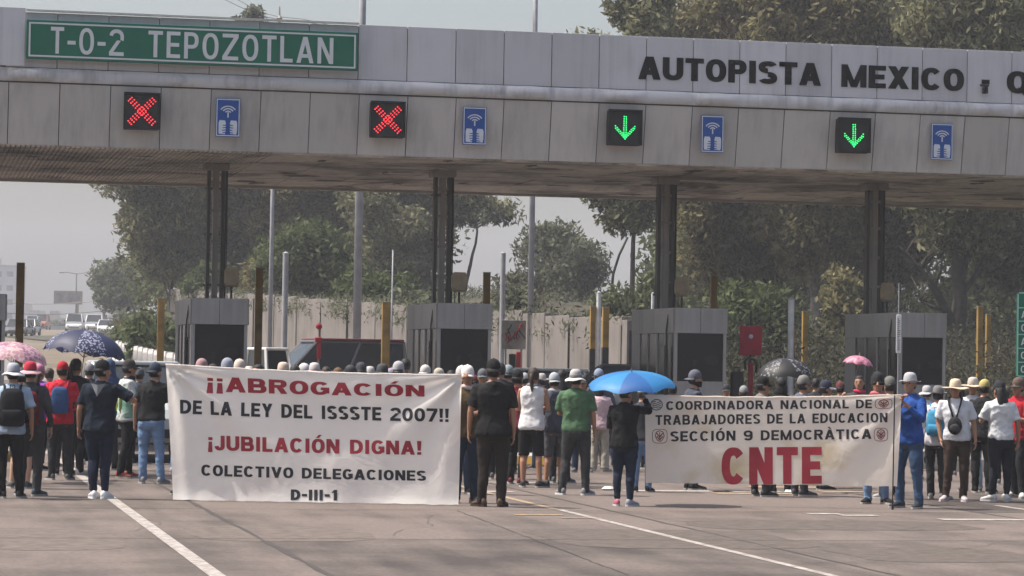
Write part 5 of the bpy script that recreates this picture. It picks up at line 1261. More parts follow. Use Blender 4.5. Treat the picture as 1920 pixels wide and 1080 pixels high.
            k.rings(dome([(.084, 1.648), (.088, 1.66), (.086, 1.70), (.08, 1.74), (.066, 1.768), (.04, 1.782), (.004, 1.786)])); ho = out(k, 'hat_crown', mh, root, True, True)
            v = MB(); rg = []
            for (t_, up) in ((0, 0), (.35, 0), (.7, 0), (1, 0), (1, 1), (.6, 1), (.0, 1)):
                r0 = .086+(R_-.086)*t_; rg.append([Vector((r0*math.cos(a), -.004+r0*1.1*math.sin(a), 1.662+dz_*t_**1.3+.012*t_*math.sin(2*a+seed)+.006*t_*math.sin(5*a+seed*2)+(.022*t_*abs(math.cos(a)) if hatt == 'hat' else 0)-(.005 if up else 0))) for a in [2*PI*q_/26 for q_ in range(26)]])
            v.rings(rg, cap=False); out(v, 'brim', mbm, ho, True, True)
            if len(hat) > 3: out(MB().rings(dome([(.0885, 1.655), (.0905, 1.66), (.0895, 1.695), (.086, 1.70)]), cap=False), 'hat_band', cloth(hat[3]), ho, True, True)
        elif hatt == 'beanie':
            k.rings(dome([(.086, 1.612), (.090, 1.622), (.0905, 1.66), (.089, 1.70), (.08, 1.74), (.06, 1.772), (.03, 1.79), (.004, 1.795)], 1.16)); k.tube([(.089*math.cos(2*PI*q_/16), -.004+.089*1.16*math.sin(2*PI*q_/16), 1.628) for q_ in range(17)], .009, 6)
            out(k, 'knit_cap', mh, root, True, True)
        elif hatt == 'hood':
            k.rings([[Vector((wd*math.cos(a), cy+th*math.sin(a), z)) for a in [2*PI*q_/16 for q_ in range(16)]] for z, wd, th, cy in ((1.42, .165, .10, -.02), (1.47, .135, .10, -.02), (1.52, .105, .095, -.02), (1.58, .094, .1, -.014), (1.66, .093, .105, -.01), (1.73, .078, .085, -.015), (1.77, .04, .045, -.02), (1.78, .008, .01, -.02))])
            for i_, v in enumerate(k.v):
                if v[1] > .04 and 1.5 < v[2] < 1.7: k.v[i_] = (v[0], .04+(v[1]-.04)*.2, v[2])
            out(k, 'hood', mh, root, True, True)
    if eyes:
        if eyes == 'shades':
            g = MB()
            for sg in (-1, 1): g.ell((sg*.034, .094, 1.637), (.028, .01, .02), 10, 6); g.tube([(sg*.06, .088, 1.642), (sg*.08, .0, 1.64)], .004, 5)
            g.tube([(-.01, .1, 1.642), (.01, .1, 1.642)], .004, 5); out(g, 'sunglasses', M_case, root, True, True)
        else:
            for sg in (-1, 1): out(MB().ell((sg*.031, .088, 1.637), (.013, .007, .007), 8, 5), 'eye', M_eye, root, True, True)
            out(MB().ell((0, .0925, 1.5615), (.019, .008, .0022), 8, 4), 'lip_line', mat('lip skin', (.16, .06, .05), .5), root, True, True)
            for sg in (-1, 1): out(MB().tube([(sg*.015, .096, 1.660), (sg*.032, .096, 1.664), (sg*.05, .084, 1.658)], [.003, .0045, .002], 5), 'eyebrow', HAIRC['k'], root, True, True)
    for ex in extras:
        if ex[0] == 'mask':
            m_ = MB(); rows = [(z, a+.006, b_+.012, c+.004) for z, a, b_, c in HEADR if 1.52 <= z <= 1.61]; rg = erings(rows, 0, e=.92)
            rg = [[v if v.y > -.02 else Vector((v.x*.96, v.y*.9, v.z)) for v in r] for r in rg]; out(m_.rings(rg), 'face_mask', cloth(ex[1]), root, True, True)
        elif ex[0] == 'scarf':
            m_ = MB(); m_.tube([(.078*math.cos(2*PI*q_/16), -.004+.078*math.sin(2*PI*q_/16), 1.49+.012*math.sin(4*PI*q_/16)) for q_ in range(17)], .03, 8); out(m_, 'scarf', cloth(ex[1]), root)
        elif ex[0] == 'bandana':   # triangle hanging at the back of the neck
            m_ = MB(); a_ = [(-.095, -.085*fat-.05, 1.475), (.095, -.085*fat-.05, 1.475), (.0, -.112*fat-.055, 1.31), (0, -.1*fat-.062, 1.46)]
            m_.add(a_+[(x_, y_-.006, z_) for x_, y_, z_ in a_], [(0, 3, 2), (3, 1, 2), (4, 6, 7), (7, 6, 5), (0, 2, 6, 4), (1, 5, 6, 2)]); out(m_, 'neck_bandana', cloth(ex[1]), root, False)
        elif ex[0] == 'waistcoat':
            rows = [(z, rx+.012, ry+.012, cy) for z, rx, ry, cy in TORSO if 1.0 < z < 1.42]; m_ = MB().rings(erings([(.9, .172, .128, 0)]+rows, .024, fat=fs)); o = out(m_, 'hi_vis_vest', cloth(ex[1]), root); job(o, cvox*s, 3)
            for sg in (-1, 1): out(MB().tube([(sg*.1, -.13*fat, 1.0), (sg*.1, -.145*fat, 1.2), (sg*.1, -.12*fat, 1.38), (sg*.1, -.03, 1.452)], .016, 6), 'reflective_strip', cloth(ex[2]), o)
        elif ex[0] == 'emblem':
            pass
    w_ = {sg: Vector((gx_, gy_, 0))+rot @ ((Wp+fd*.075)*s) for sg, S, E, Wp, fd, curl in A}
    PEOPLE[key] = dict(root=root, s=s, rz=rz, rot=rot, pos=Vector((gx_, gy_, 0)), hand=w_, fat=fat)
    return PEOPLE[key]

def backpack(key, label, col, size=(.30, .17, .44), z=1.17, trim=None, sag=False):
    p = PEOPLE[key]; s = p['s']; M = Matrix.Translation(p['pos']) @ Matrix.Rotation(p['rz'], 4, 'Z')
    o_ = M @ Vector((0, -(.115*p['fat']+.02)*s, (z-size[2]/2)*s)); t = empty('backpack' if not sag else 'drawstring_bag', o_, p['rz'], label, 'backpack')
    wx, dy, hz = size; b = MB()
    b.rings([[Vector((wx/2*f_*math.copysign(abs(math.cos(a))**.6, math.cos(a)), -dy/2-dy/2*g_*math.copysign(abs(math.sin(a))**.7, math.sin(a)), hz*h_))*s for a in [2*PI*k/18 for k in range(18)]] for h_, f_, g_ in ((0, .8, .7), (.05, .96, .95), (.3, 1, 1.05), (.65, .97, .95), (.88, .85, .75), (.98, .6, .5), (1.0, .3, .25))])
    b.build('bag_body', cloth(col), t, True)
    if not sag:
        MB().rings([[Vector((wx*.36*math.copysign(abs(math.cos(a))**.6, math.cos(a)), -dy*1.02-.03*f_*math.copysign(abs(math.sin(a))**.7, math.sin(a)), hz*h_))*s for a in [2*PI*k/14 for k in range(14)]] for h_, f_ in ((.08, .3), (.12, 1), (.38, 1), (.44, .3))]).build('front_pocket', cloth(trim or col), t, True)
        MB().tube([(-.03*s, -.02*s, hz*s), (-.03*s, -.02*s, (hz+.04)*s), (.03*s, -.02*s, (hz+.04)*s), (.03*s, -.02*s, hz*s)], .008*s, 6).build('handle', cloth(trim or col), t)
    for sg in (-1, 1):
        f = p['fat']; MB().tube([Vector(q)*s for q in ((sg*.10, -.0, hz*.9), (sg*.105, .05, (1.475-z+size[2]/2)), (sg*.11, .13*f, (1.49-z+size[2]/2)), (sg*.125, .24*f, (1.40-z+size[2]/2)), (sg*.14, .262*f, (1.22-z+size[2]/2)), (sg*.19*f, .13*f, .06), (sg*.13, .0, .05))], .017*s, 6).map(lambda v: v).build('strap', cloth(trim or col), t, True)
    return t

def pattern_cloth(name, a, b, scale=24, thr=.42, tr=.3, blot=True):
    if name in MATS: return MATS[name]
    m = bpy.data.materials.new(name); n, l, p = _nodes(m); p.inputs['Roughness'].default_value = .55
    tc = n.new('ShaderNodeTexCoord'); v = n.new('ShaderNodeTexVoronoi'); v.inputs['Scale'].default_value = scale; l.new(tc.outputs['Object'], v.inputs['Vector'])
    nz = n.new('ShaderNodeTexNoise'); nz.inputs['Scale'].default_value = scale*.45; nz.inputs['Detail'].default_value = 4; l.new(tc.outputs['Object'], nz.inputs['Vector'])
    s = n.new('ShaderNodeMath'); s.operation = 'ADD'; l.new(v.outputs['Distance'], s.inputs[0]); l.new(nz.outputs['Fac'], s.inputs[1])
    r = n.new('ShaderNodeMapRange'); r.inputs['From Min'].default_value = thr+.42; r.inputs['From Max'].default_value = thr+.52; l.new(s.outputs[0], r.inputs['Value'])
    mx = n.new('ShaderNodeMix'); mx.data_type = 'RGBA'; mx.inputs['A'].default_value = (*b, 1); mx.inputs['B'].default_value = (*a, 1); l.new(r.outputs[0], mx.inputs['Factor']); l.new(mx.outputs['Result'], p.inputs['Base Color'])
    t = n.new('ShaderNodeBsdfTranslucent'); l.new(mx.outputs['Result'], t.inputs['Color']); ms = n.new('ShaderNodeMixShader'); ms.inputs[0].default_value = tr; l.new(p.outputs[0], ms.inputs[1]); l.new(t.outputs[0], ms.inputs[2]); l.new(ms.outputs[0], n['Material Output'].inputs['Surface'])
    MATS[name] = m; return m
def thin_cloth(name, c, tr=.35):
    return pattern_cloth(name, c, tuple(v*.92 for v in c), 3, .4, tr)
def umbrella(label, apex, Rr, hh, tilt, mats, shaft=.72, scal=.07, spin=0.):
    """open umbrella hanging from its apex; tilt is (about x, about y)"""
    t = empty('umbrella', apex, 0, label, 'umbrella'); t.rotation_euler = (tilt[0], tilt[1], spin)
    nr, m_ = 8, 9; nsub = 6; n = nr*nsub; rows = []
    for j in range(m_+1):
        f_ = j/m_; row = []
        for k in range(n):
            a = 2*PI*k/n; w_ = (1-math.cos(2*PI*(k % nsub)/nsub))/2; th = f_*R(78)
            z = -hh*(1-math.cos(th))/(1-math.cos(R(78))); r_ = Rr*math.sin(th)/math.sin(R(78))*(1-scal*w_*f_**1.5); z += hh*(.16*w_*f_**3) - .0
            row.append((max(.004, r_)*math.cos(a), max(.004, r_)*math.sin(a), z))
        rows.append(row)
    me = MB(); me.rings([[Vector(q) for q in r] for r in rows], cap=False)
    o = me.build('canopy', mats[0], t, True)
    for mm in mats[1:]: o.data.materials.append(mm)
    for f in o.data.polygons: f.material_index = ((f.index % n)//nsub) % len(mats)
    MB().tube([(0, 0, -.0), (0, 0, -shaft)], .007, 8).build('shaft', M_steel, t); MB().tube([(0, 0, -shaft), (0, 0, -shaft-.1)], [.014, .017], 8).build('handle', M_case, t); MB().tube([(0, 0, 0), (0, 0, .05)], [.012, .004], 8).build('ferrule', M_steel, t)
    for k in range(nr):
        a = 2*PI*k/nr; pts = [(rows[j][k*nsub][0]*.995, rows[j][k*nsub][1]*.995, rows[j][k*nsub][2]-.008) for j in range(0, m_+1, 3)]
        rb = MB().tube(pts, .004, 5).build('rib', M_steel, t)
        q = rows[5][k*nsub]; MB().tube([(0, 0, -hh*1.05-.02), (q[0], q[1], q[2]-.012)], .003, 4).build('stretcher', M_steel, rb)
    return t

# ------------------------------------------------------------------ the banners
def banner_mat(name, base, stain, amt):
    m = bpy.data.materials.new(name); n, l, p = _nodes(m); p.inputs['Roughness'].default_value = .6; p.inputs['Specular IOR Level'].default_value = .3
    tc = n.new('ShaderNodeTexCoord'); a = n.new('ShaderNodeTexNoise'); a.inputs['Scale'].default_value = 1.4; a.inputs['Detail'].default_value = 7; a.inputs['Roughness'].default_value = .6; l.new(tc.outputs['Object'], a.inputs['Vector'])
    r = n.new('ShaderNodeMapRange'); r.inputs['From Min'].default_value = .52; r.inputs['From Max'].default_value = .72; r.inputs['To Max'].default_value = amt; l.new(a.outputs['Fac'], r.inputs['Value'])
    mx = n.new('ShaderNodeMix'); mx.data_type = 'RGBA'; mx.inputs['A'].default_value = (*base, 1); mx.inputs['B'].default_value = (*stain, 1); l.new(r.outputs[0], mx.inputs['Factor']); l.new(mx.outputs['Result'], p.inputs['Base Color'])
    b = n.new('ShaderNodeBump'); b.inputs['Strength'].default_value = .35; b.inputs['Distance'].default_value = .02; nb = n.new('ShaderNodeTexNoise'); nb.inputs['Scale'].default_value = 5; nb.inputs['Detail'].default_value = 5; nb.inputs['Distortion'].default_value = 1.2; l.new(tc.outputs['Object'], nb.inputs['Vector']); l.new(nb.outputs['Fac'], b.inputs['Height']); l.new(b.outputs['Normal'], p.inputs['Normal'])
    t = n.new('ShaderNodeBsdfTranslucent'); l.new(mx.outputs['Result'], t.inputs['Color']); ms = n.new('ShaderNodeMixShader'); ms.inputs[0].default_value = .42
    l.new(p.outputs[0], ms.inputs[1]); l.new(t.outputs[0], ms.inputs[2]); l.new(ms.outputs[0], n['Material Output'].inputs['Surface'])
    return m
M_bred = mat('red banner ink', (.30, .022, .035), .6, var=.12, scale=3); M_bblk = mat('black banner ink', (.022, .022, .026), .6, var=.15, scale=3)
M_bgrey = mat('grey banner ink', (.12, .12, .125), .6, var=.2); M_bdr = mat('faded maroon banner ink', (.24, .07, .075), .6, var=.25, scale=8)
def make_banner(name, label, TL, TR, BL, BR, fold, m, cols=90, rows=44):
    TL, TR, BL, BR = map(Vector, (TL, TR, BL, BR)); org = BL.copy(); nrm = ((BR-BL).cross(TL-BL)).normalized()
    if nrm.y > 0: nrm = -nrm
    def P0(u, v): return BL.lerp(BR, u).lerp(TL.lerp(TR, u), v)
    Wd_, Ht_ = (BR-BL).length, (TL-BL).length
    def P3(u, v, k=0.0): return P0(u, v)-org + nrm*(fold(u, v, u*Wd_, v*Ht_)+k) 
    t = empty(name, org, 0, label, 'banner')
    mb = MB(); g = [P3(i/cols, j/rows) for j in range(rows+1) for i in range(cols+1)]
    # hem edge waves slightly
    g2 = []
    for j in range(rows+1):
        for i in range(cols+1):
            q = g[j*(cols+1)+i].copy()
            if j == 0: q.z += .012*mnoise.noise(Vector((i*.25, 2, 0)))
            if j == rows: q.z -= .028*math.sin(PI*i/cols)-.008*mnoise.noise(Vector((i*.2, 7, 0)))
            g2.append(q)
    n_ = cols+1; back = [q-nrm*.003 for q in g2]; N0 = len(g2)
    mb.add(g2+back, [(j*n_+i, j*n_+i+1, (j+1)*n_+i+1, (j+1)*n_+i) for j in range(rows) for i in range(cols)]+[(N0+j*n_+i, N0+(j+1)*n_+i, N0+(j+1)*n_+i+1, N0+j*n_+i+1) for j in range(rows) for i in range(cols)])
    mb.build('fabric', m, t, True)
    hem = MB(); hem.tube([P3(i/40, 1-.0, .004)-Vector((0, 0, .028*math.sin(PI*i/40)-.008*mnoise.noise(Vector((i*cols/40*.2, 7, 0))))) for i in range(41)], .009, 6); hem.build('hem', m, t, True)
    return t, P3
def write(t, P3, uv, txt, x0, x1, tl, tr, bl, br, m, wt=.21, wf=1., gap=.13, bow=0.0):
    L = Letters(wt, wf, gap); ln = L.length(txt)
    def fn(x, y, k):
        f_ = x/ln; px = x0+(x1-x0)*f_; top = tl+(tr-tl)*f_+bow*math.sin(PI*f_); bot = bl+(br-bl)*f_+bow*math.sin(PI*f_); py = bot+(top-bot)*y
        return P3(*uv(px, py), .0035+k)
    return L.build('lettering', txt, fn, m, t, .25, .0002)
TL, TR, BL, BR = atY(311, 683, 33.56), atY(866, 703, 32.72), atY(325, 938, 33.5), atY(860, 948, 32.66)
BL.z = max(.012, BL.z); BR.z = max(.012, BR.z)
def fold1(u, v, x, y):
    W_, H_ = 3.4, 1.6; f_ = 0
    for cx in (0, W_):
        dx, dy = abs(x-cx), H_-y; r = math.hypot(dx, dy)+.05; a = math.atan2(dy, dx)
        f_ += .042*math.exp(-r/1.15)*math.sin(a*(9 if cx else 11)+.6)*min(1, r*4)
    f_ += .012*math.sin(2.1*x+1.2*y)+.014*mnoise.noise(Vector((x*1.5, y*1.1, 4)))+.006*mnoise.noise(Vector((x*4, y*3, 9)))
    f_ += .03*math.exp(-((x-.16)/.09)**2)*(1-.35*v)+.02*math.exp(-((x-W_+.2)/.08)**2)*v*(1-v)*3
    f_ += .05*math.exp(-y/.09)*(.6+.6*mnoise.noise(Vector((x*2, 0, 3))))
    return f_
M_ban1 = banner_mat('white vinyl cloth', (.90, .86, .815), (.68, .6, .56), .45)
ban1, P31 = make_banner('protest_banner', 'long white cloth banner with red and black writing beginning ABROGACIÓN', TL, TR, BL, BR, fold1, M_ban1)
def uv1(px, py):
    f_ = (py-693)/250; xl = 311+(325-311)*f_; xr = 866+(860-866)*f_; u = (px-xl)/(xr-xl); yt = 683+20*u; yb = 938+10*u
    return u, 1-(py-yt)/(yb-yt)
write(ban1, P31, uv1, '¡¡ABROGACIÓN', 387, 796, 705, 723, 734, 744, M_bred, .235, 1.0, .09, 1.5)
write(ban1, P31, uv1, 'DE LA LEY DEL ISSSTE 2007!!', 339, 842, 750, 767, 776, 792, M_bblk, .235, 1.0, .11, 2)
write(ban1, P31, uv1, '¡JUBILACIÓN DIGNA!', 390, 791, 817, 828, 845, 854, M_bred, .235, 1.0, .1, 1)
write(ban1, P31, uv1, 'COLECTIVO DELEGACIONES', 378, 799, 872, 884, 893, 903, M_bblk, .235, 1.0, .11, 1)
write(ban1, P31, uv1, 'D-III-1', 546, 633, 919, 920, 939, 940, M_bblk, .27, 1.0, .12)
TL, TR, BL, BR = atY(1209, 741, 33.1), atY(1691, 740, 32.42), atY(1211, 905, 33.05), atY(1682, 912, 32.36)
def fold2(u, v, x, y):
    W_, H_ = 3.1, 1.05; f_ = .010*math.sin(1.7*x+.8*y)+.012*mnoise.noise(Vector((x*1.3, y*1.0, 14)))+.005*mnoise.noise(Vector((x*4, y*3, 19)))
    dx, dy = W_-x, H_-y; r = math.hypot(dx, dy)+.05; a = math.atan2(dy, dx); f_ += .032*math.exp(-r/.8)*math.sin(a*10)*min(1, r*4)
    dx = x; r = math.hypot(dx, dy)+.05; a = math.atan2(dy, dx); f_ += .012*math.exp(-r/.7)*math.sin(a*9)*min(1, r*4)
    for c_, s_ in ((.35, 1), (2.35, -.8)): f_ += .008*math.exp(-((x-c_-s_*(y-.5)*.5)/.06)**2)*(1-v)
    return f_
M_ban2 = banner_mat('cream weathered cloth', (.88, .81, .73), (.66, .54, .32), .85)
ban2, P32 = make_banner('protest_banner', 'cream cloth banner with large red CNTE letters held at right', TL, TR, BL, BR, fold2, M_ban2, 80, 30)
def uv2(px, py):
    f_ = (py-741)/168; xl = 1209+2*f_; xr = 1691-9*f_; u = (px-xl)/(xr-xl); yt = 741-1*u; yb = 905+7*u
    return u, 1-(py-yt)/(yb-yt)
write(ban2, P32, uv2, 'COORDINADORA NACIONAL DE', 1249, 1635, 752.5, 749, 769, 765.5, M_bblk, .215, 1., .13)
write(ban2, P32, uv2, 'TRABAJADORES DE LA EDUCACION', 1229, 1664, 778.5, 774, 797, 792, M_bblk, .21, .95, .13)
write(ban2, P32, uv2, 'SECCIÓN 9 DEMOCRÀTICA', 1257, 1634, 809, 804.5, 828, 823, M_bblk, .215, 1., .13)
write(ban2, P32, uv2, 'CNTE', 1353, 1541, 839, 838, 909, 907, M_bred, .255, .95, .12)
def emblem(px, py, rx, ry, m, kind):
    mb = MB(); k_ = [0]
    def line(pts, w_):
        pts = [Vector((px+a*rx, py+b*ry)) for a, b in pts]
        for a, b in zip(pts, pts[1:]):
            d_ = (b-a); n2 = Vector((-d_.y, d_.x)); n2 = n2.normalized()*w_ if n2.length > 0 else n2; k_[0] += 1
            q = [P32(*uv2(*v), .0035+.0001*(k_[0] % 9)) for v in (a-n2, a+n2, b+n2, b-n2)]; mb.add(q, [(0, 1, 2, 3)])
    circ = lambda r_, a0=0, a1=360, e=1.: [(r_*math.copysign(abs(math.cos(R(a)))**e, math.cos(R(a))), r_*math.copysign(abs(math.sin(R(a)))**e, math.sin(R(a)))) for a in [a0+(a1-a0)*i/18 for i in range(19)]]
    if kind == 0:
        line(circ(1), .9)
        for y_ in (-.5, -.15, .2, .55): line([(-.75, y_+.1), (-.3, y_-.15), (.2, y_+.1), (.75, y_-.1)], .8)
    else:
        line(circ(1, e=.55), .55); line([(-.45, -.6), (0, -.8), (.45, -.6), (.6, 0), (.3, .6), (0, .75), (-.3, .6), (-.6, 0), (-.45, -.6)], .8)
        line([(-.4, -.45), (0, .15), (.4, -.45)], 1.1); line([(-.4, .0), (0, .55), (.4, .0)], 1.1); line([(0, -.6), (0, .5)], .8)
    mb.build('emblem', m, ban2)
emblem(1231, 759, 11, 10, M_bgrey, 0); emblem(1657, 757, 16, 9, M_bdr, 1); emblem(1237, 818, 14, 13, M_bdr, 1); emblem(1652, 815, 13, 12, M_bdr, 1)
q = atZ(1682, 957); bp = empty('banner_pole', (q.x, 32.3, 0), 0, 'thin black pole along the right edge of the cream banner', 'pole')
MB().tube([(0, 0, 0), (.02, .03, atY(1690, 741, 32.3).z)], .008, 7).build('pole_shaft', M_case, bp); MB().tube([(0, 0, 0), (0, 0, .04)], .015, 7).build('rubber_tip', M_dark, bp)

# ------------------------------------------------------------------ everyone standing on the plaza
K = (.012, .012, .013); NV = (.010, .014, .03); DG = (.04, .042, .045); CH = (.025, .026, .029); WH = (.55, .56, .58); JN = (.13, .20, .32); DJ = (.022, .034, .062); RD = (.38, .018, .03); MR = (.13, .018, .03); BR_ = (.05, .032, .022)
Pn = person
# left group
Pn('l1', 'man in grey-blue bucket hat and light blue shirt with a black backpack', 20, 934, 679, 8, ('tee', (.27, .34, .43)), ('trousers', K), (.03, .03, .032), ('bucket', (.30, .31, .35), (.55, .56, .58)), arms=('relax', 'relax'), fat=1.08, st=.02)
backpack('l1', 'black backpack on the man in the grey-blue bucket hat', (.014, .014, .016), (.34, .2, .50), 1.20)
Pn('l2', 'person in red bucket hat, dark grey sleeves and charcoal trousers at left', 52, 930, 676, 5, ('long', (.045, .047, .05)), ('trousers', (.04, .042, .045)), (.045, .06, .07), ('bucket', (.38, .03, .05), (.55, .32, .34)), arms=('down', 'relax'), fy=(.12, 0))
backpack('l2', 'maroon and black backpack on the person in the red bucket hat', (.10, .012, .018), (.30, .16, .46), 1.16, (.02, .02, .022))
Pn('l3', 'man in red polo and red cap with a blue drawstring bag', 113, 900, 676, 0, ('polo' if False else 'tee', (.42, .02, .035)), ('trousers', CH), (.09, .09, .09), ('cap', (.33, .015, .025), (.33, .015, .025), 'x'), arms=('relax', 'front'), fat=1.08, head=(-15, 0), st=.03)
backpack('l3', 'blue drawstring bag with red straps on the man in the red polo', (.03, .07, .17), (.27, .12, .40), 1.20, (.35, .03, .06), True)
Pn('l4', 'heavy man in navy t-shirt and white sneakers with one arm raised forward', 187, 935, 673, -8, ('tee', (.010, .014, .024)), ('leggings', (.010, .015, .032)), (.62, .62, .62), ('cap', K, K, 'back'), arms=('relax', 'out'), fat=1.16, head=(-50, 0), st=-.02, sole=(.6, .6, .6), extras=[('bandana', (.16, .165, .18))])
Pn('l5', 'person in green and yellow vest with dark cap, face turned right', 236, 896, 672, -70, ('long', (.40, .41, .40)), ('trousers', K), (.25, .06, .05), ('cap', (.035, .03, .03)), arms=('front', 'front'), extras=[('waistcoat', (.16, .30, .22), (.45, .5, .12)), ('scarf', K)], eyes=True, fy=(.1, -.08))
Pn('l6', 'man in black t-shirt and light blue jeans with a navy cap', 286, 907, 678, -14, ('tee', (.014, .014, .015)), ('trousers', JN), (.2, .195, .19), ('cap', (.03, .04, .06), (.03, .04, .06), 'back'), arms=('relax', 'chest'), fat=1.1, st=.05, head=(-25, 0), hem=.92)
c1 = Vector(atY(309, 686, 33.72))
Pn('h1', 'banner holder in dark grey cap hidden behind the upper left banner corner', 353, None, 686, 175, ('long', DG), ('trousers', CH), K, ('cap', (.06, .063, .07)), d=34.9, reach=(1, c1), arms=('front', 'up'), hmax=1.66, eyes=True)
# people behind the left group
Pn('l7', 'woman in purple hooded top with a pink cap under the pink umbrella', 73, None, 681, -40, ('long', (.22, .05, .30), 'hood'), ('trousers', K), K, ('cap', (.45, .18, .26), (.5, .3, .35)), ('long', 'b'), arms=('front', 'front'), d=41.5, near=False)
Pn('l8', 'person with brown hair and blue jacket left of the red polo man', 93, None, 689, -10, ('long', (.04, .07, .16)), ('trousers', K), (.3, .29, .28), None, ('short', 'b'), d=43, near=False)
Pn('l9', 'person in black with tied-back black hair between the red polo and navy shirts', 143, None, 671, -20, ('long', K, 'hood'), ('trousers', K), (.35, .34, .33), None, ('tail', 'k'), arms=('front', 'chest'), d=40, near=False)
Pn('l10', 'person in blue hood between the navy-shirted man and the green vest', 206, None, 674, 10, ('long', (.03, .05, .11), 'hood'), ('trousers', CH), K, ('hood', (.035, .06, .12)), d=42, near=False)
Pn('l11', 'bare-legged person in shorts behind the red bucket hat', 41, None, 688, 10, ('tee', (.05, .05, .055)), ('shorts', (.03, .03, .032)), (.05, .06, .06), ('cap', (.06, .06, .07)), d=35.8, near=False, skin='l')
Pn('l12', 'person in grey cap and black jacket behind the navy umbrella shaft', 168, None, 680, 15, ('long', (.02, .022, .028)), ('trousers', K), (.45, .45, .45), ('cap', (.16, .16, .17)), d=44, near=False)
Pn('l13', 'person in dark blue behind the pale blue jeans', 262, None, 688, -10, ('long', (.03, .04, .06)), ('trousers', K), K, ('cap', (.1, .1, .11)), d=44.5, near=False)
a_ = atY(165, 619, 40.6); u_ = umbrella('large navy umbrella with white speckled panels at left', (a_.x, a_.y, a_.z), .60, .36, (.05, .12), [thin_cloth('navy umbrella cloth', (.028, .034, .085)), pattern_cloth('navy speckled cloth', (.028, .034, .085), (.34, .35, .46), 30, .44)], .85, spin=.5)
Pn('lu1', 'person holding up the large navy umbrella', 160, None, 684, 0, ('long', (.03, .03, .036)), ('trousers', CH), K, None, ('bob', 'k'), reach=None, arms=('down', 'hold'), hand_at=(1, (a_.x-.06, a_.y)), d=40.9, near=False)
a_ = atY(30, 641, 38.0); umbrella('pink patterned umbrella at the left edge', (a_.x, a_.y, a_.z), .46, .26, (.06, .10), [pattern_cloth('pink flowered cloth', (.55, .34, .40), (.30, .16, .22), 22, .52), pattern_cloth('pale pink flowered cloth', (.66, .46, .47), (.46, .26, .3), 20, .6)], .75, spin=.3)
Pn('lu2', 'woman in dark red holding the pink patterned umbrella', 40, None, 686, 0, ('long', (.14, .02, .03)), ('trousers', K), K, None, ('long', 'b'), arms=('down', 'hold'), hand_at=(1, (a_.x-.06, a_.y)), d=38.4, near=False)
# centre group
c2 = Vector(atY(868, 707, 32.86))
Pn('h2', 'man in white cap and olive jacket holding the upper right corner of the white banner', 877, None, 683, 185, ('long', (.085, .06, .03)), ('trousers', DJ), (.2, .2, .2), ('cap', (.62, .57, .54)), reach=(1, c2), arms=('front', 'up'), eyes=True, d=33.9, extras=[('scarf', (.5, .4, .38))], head=(-8, 0))
Pn('h2b', 'person in white cap just behind the olive-jacketed banner holder', 866, None, 684, 170, ('long', (.04, .04, .045)), ('trousers', DJ), K, ('cap', (.44, .42, .41)), d=36.2, near=False, eyes=True)
Pn('c1', 'big man in black t-shirt, black cap and brown boots seen from behind', 921, 950, 671, 0, ('tee', (.013, .0125, .013), 'hood'), ('trousers', (.022, .017, .015)), (.075, .045, .03), ('cap', K, K, 'back'), arms=('relax', 'hip' if False else 'down'), fat=1.18, st=.02, head=(4, 4), skin='m', sole=(.04, .03, .025), hmax=1.82)
Pn('c2', 'person in maroon t-shirt and black cap with a red neck scarf', 968, 908, 692, -25, ('tee', (.12, .022, .03)), ('trousers', K), (.13, .02, .03), ('cap', K, K, 'back'), arms=('front', 'front'), extras=[('scarf', (.28, .02, .035))], fy=(.06, -.06))
Pn('c3', 'woman with dark ponytail in white vest and black shorts', 997, 914, 688, -12, ('vest', (.52, .51, .51)), ('shorts', K), (.035, .035, .037), None, ('tail', 'b'), arms=('front', 'front'), st=.03, skin='m', extras=[('scarf', (.16, .16, .17))])
Pn('c4', 'person in pale grey cap and scarf with dark sleeves and bare calves', 1036, 912, 697, 10, ('long', (.045, .05, .065)), ('shorts', (.07, .07, .075)), (.04, .04, .042), ('cap', (.30, .32, .34), (.3, .32, .34), 'back'), arms=('front', 'cross'), skin='m', extras=[('scarf', (.34, .35, .37))])
Pn('c5', 'man in green polo shirt and pale grey bucket hat', 1076, 928, 691, -6, ('tee', (.062, .115, .062)), ('trousers', (.035, .036, .038)), (.20, .20, .205), ('bucket', (.34, .33, .31), (.56, .54, .5), (.17, .165, .16)), arms=('front', 'down'), fat=1.12, st=.07, sole=(.5, .5, .5), hem=.9)
MB_p = PEOPLE['c5']; 
Pn('c6', 'person in pink and white shirt and beige trousers under the blue umbrella', 1122, 884, 722, -5, ('tee', (.50, .36, .38)), ('wide', (.33, .30, .25)), (.5, .5, .48), ('cap', (.2, .22, .26)), ('bob', 'k'), arms=('cross', 'cross'), hmin=1.4)
c3 = Vector(atY(1208, 742, 33.02))
Pn('c7', 'woman in black long sleeves and dark jeans holding the blue umbrella', 1170, 949, 722, -16, ('long', (.010, .010, .011)), ('leggings', (.014, .019, .036)), ((.42, .13, .17), (.24, .25, .29)), None, ('short', 'k'), reach=(1, c3), arms=('cross', 'hold'), fat=1.1, hip=1.08, st=.0, hmin=1.40, sole=(.45, .42, .43), head=(-35, 0))
a_ = atY(1184, 697, 33.05); umbrella('bright blue open umbrella held by the woman in black', (a_.x, a_.y, a_.z), .54, .185, (.12, -.10), [thin_cloth('bright blue umbrella cloth', (.025, .19, .45)), thin_cloth('sky blue umbrella cloth', (.03, .24, .52)), thin_cloth('deep blue umbrella cloth', (.02, .12, .36))], .36, .05, spin=.25)
Pn('c8', 'person in jeans and white cap half hidden by the left edge of the cream banner', 1206, None, 742, 0, ('long', (.035, .035, .04)), ('trousers', JN), K, ('cap', (.5, .5, .52)), d=37.6, near=False, hmin=1.4)
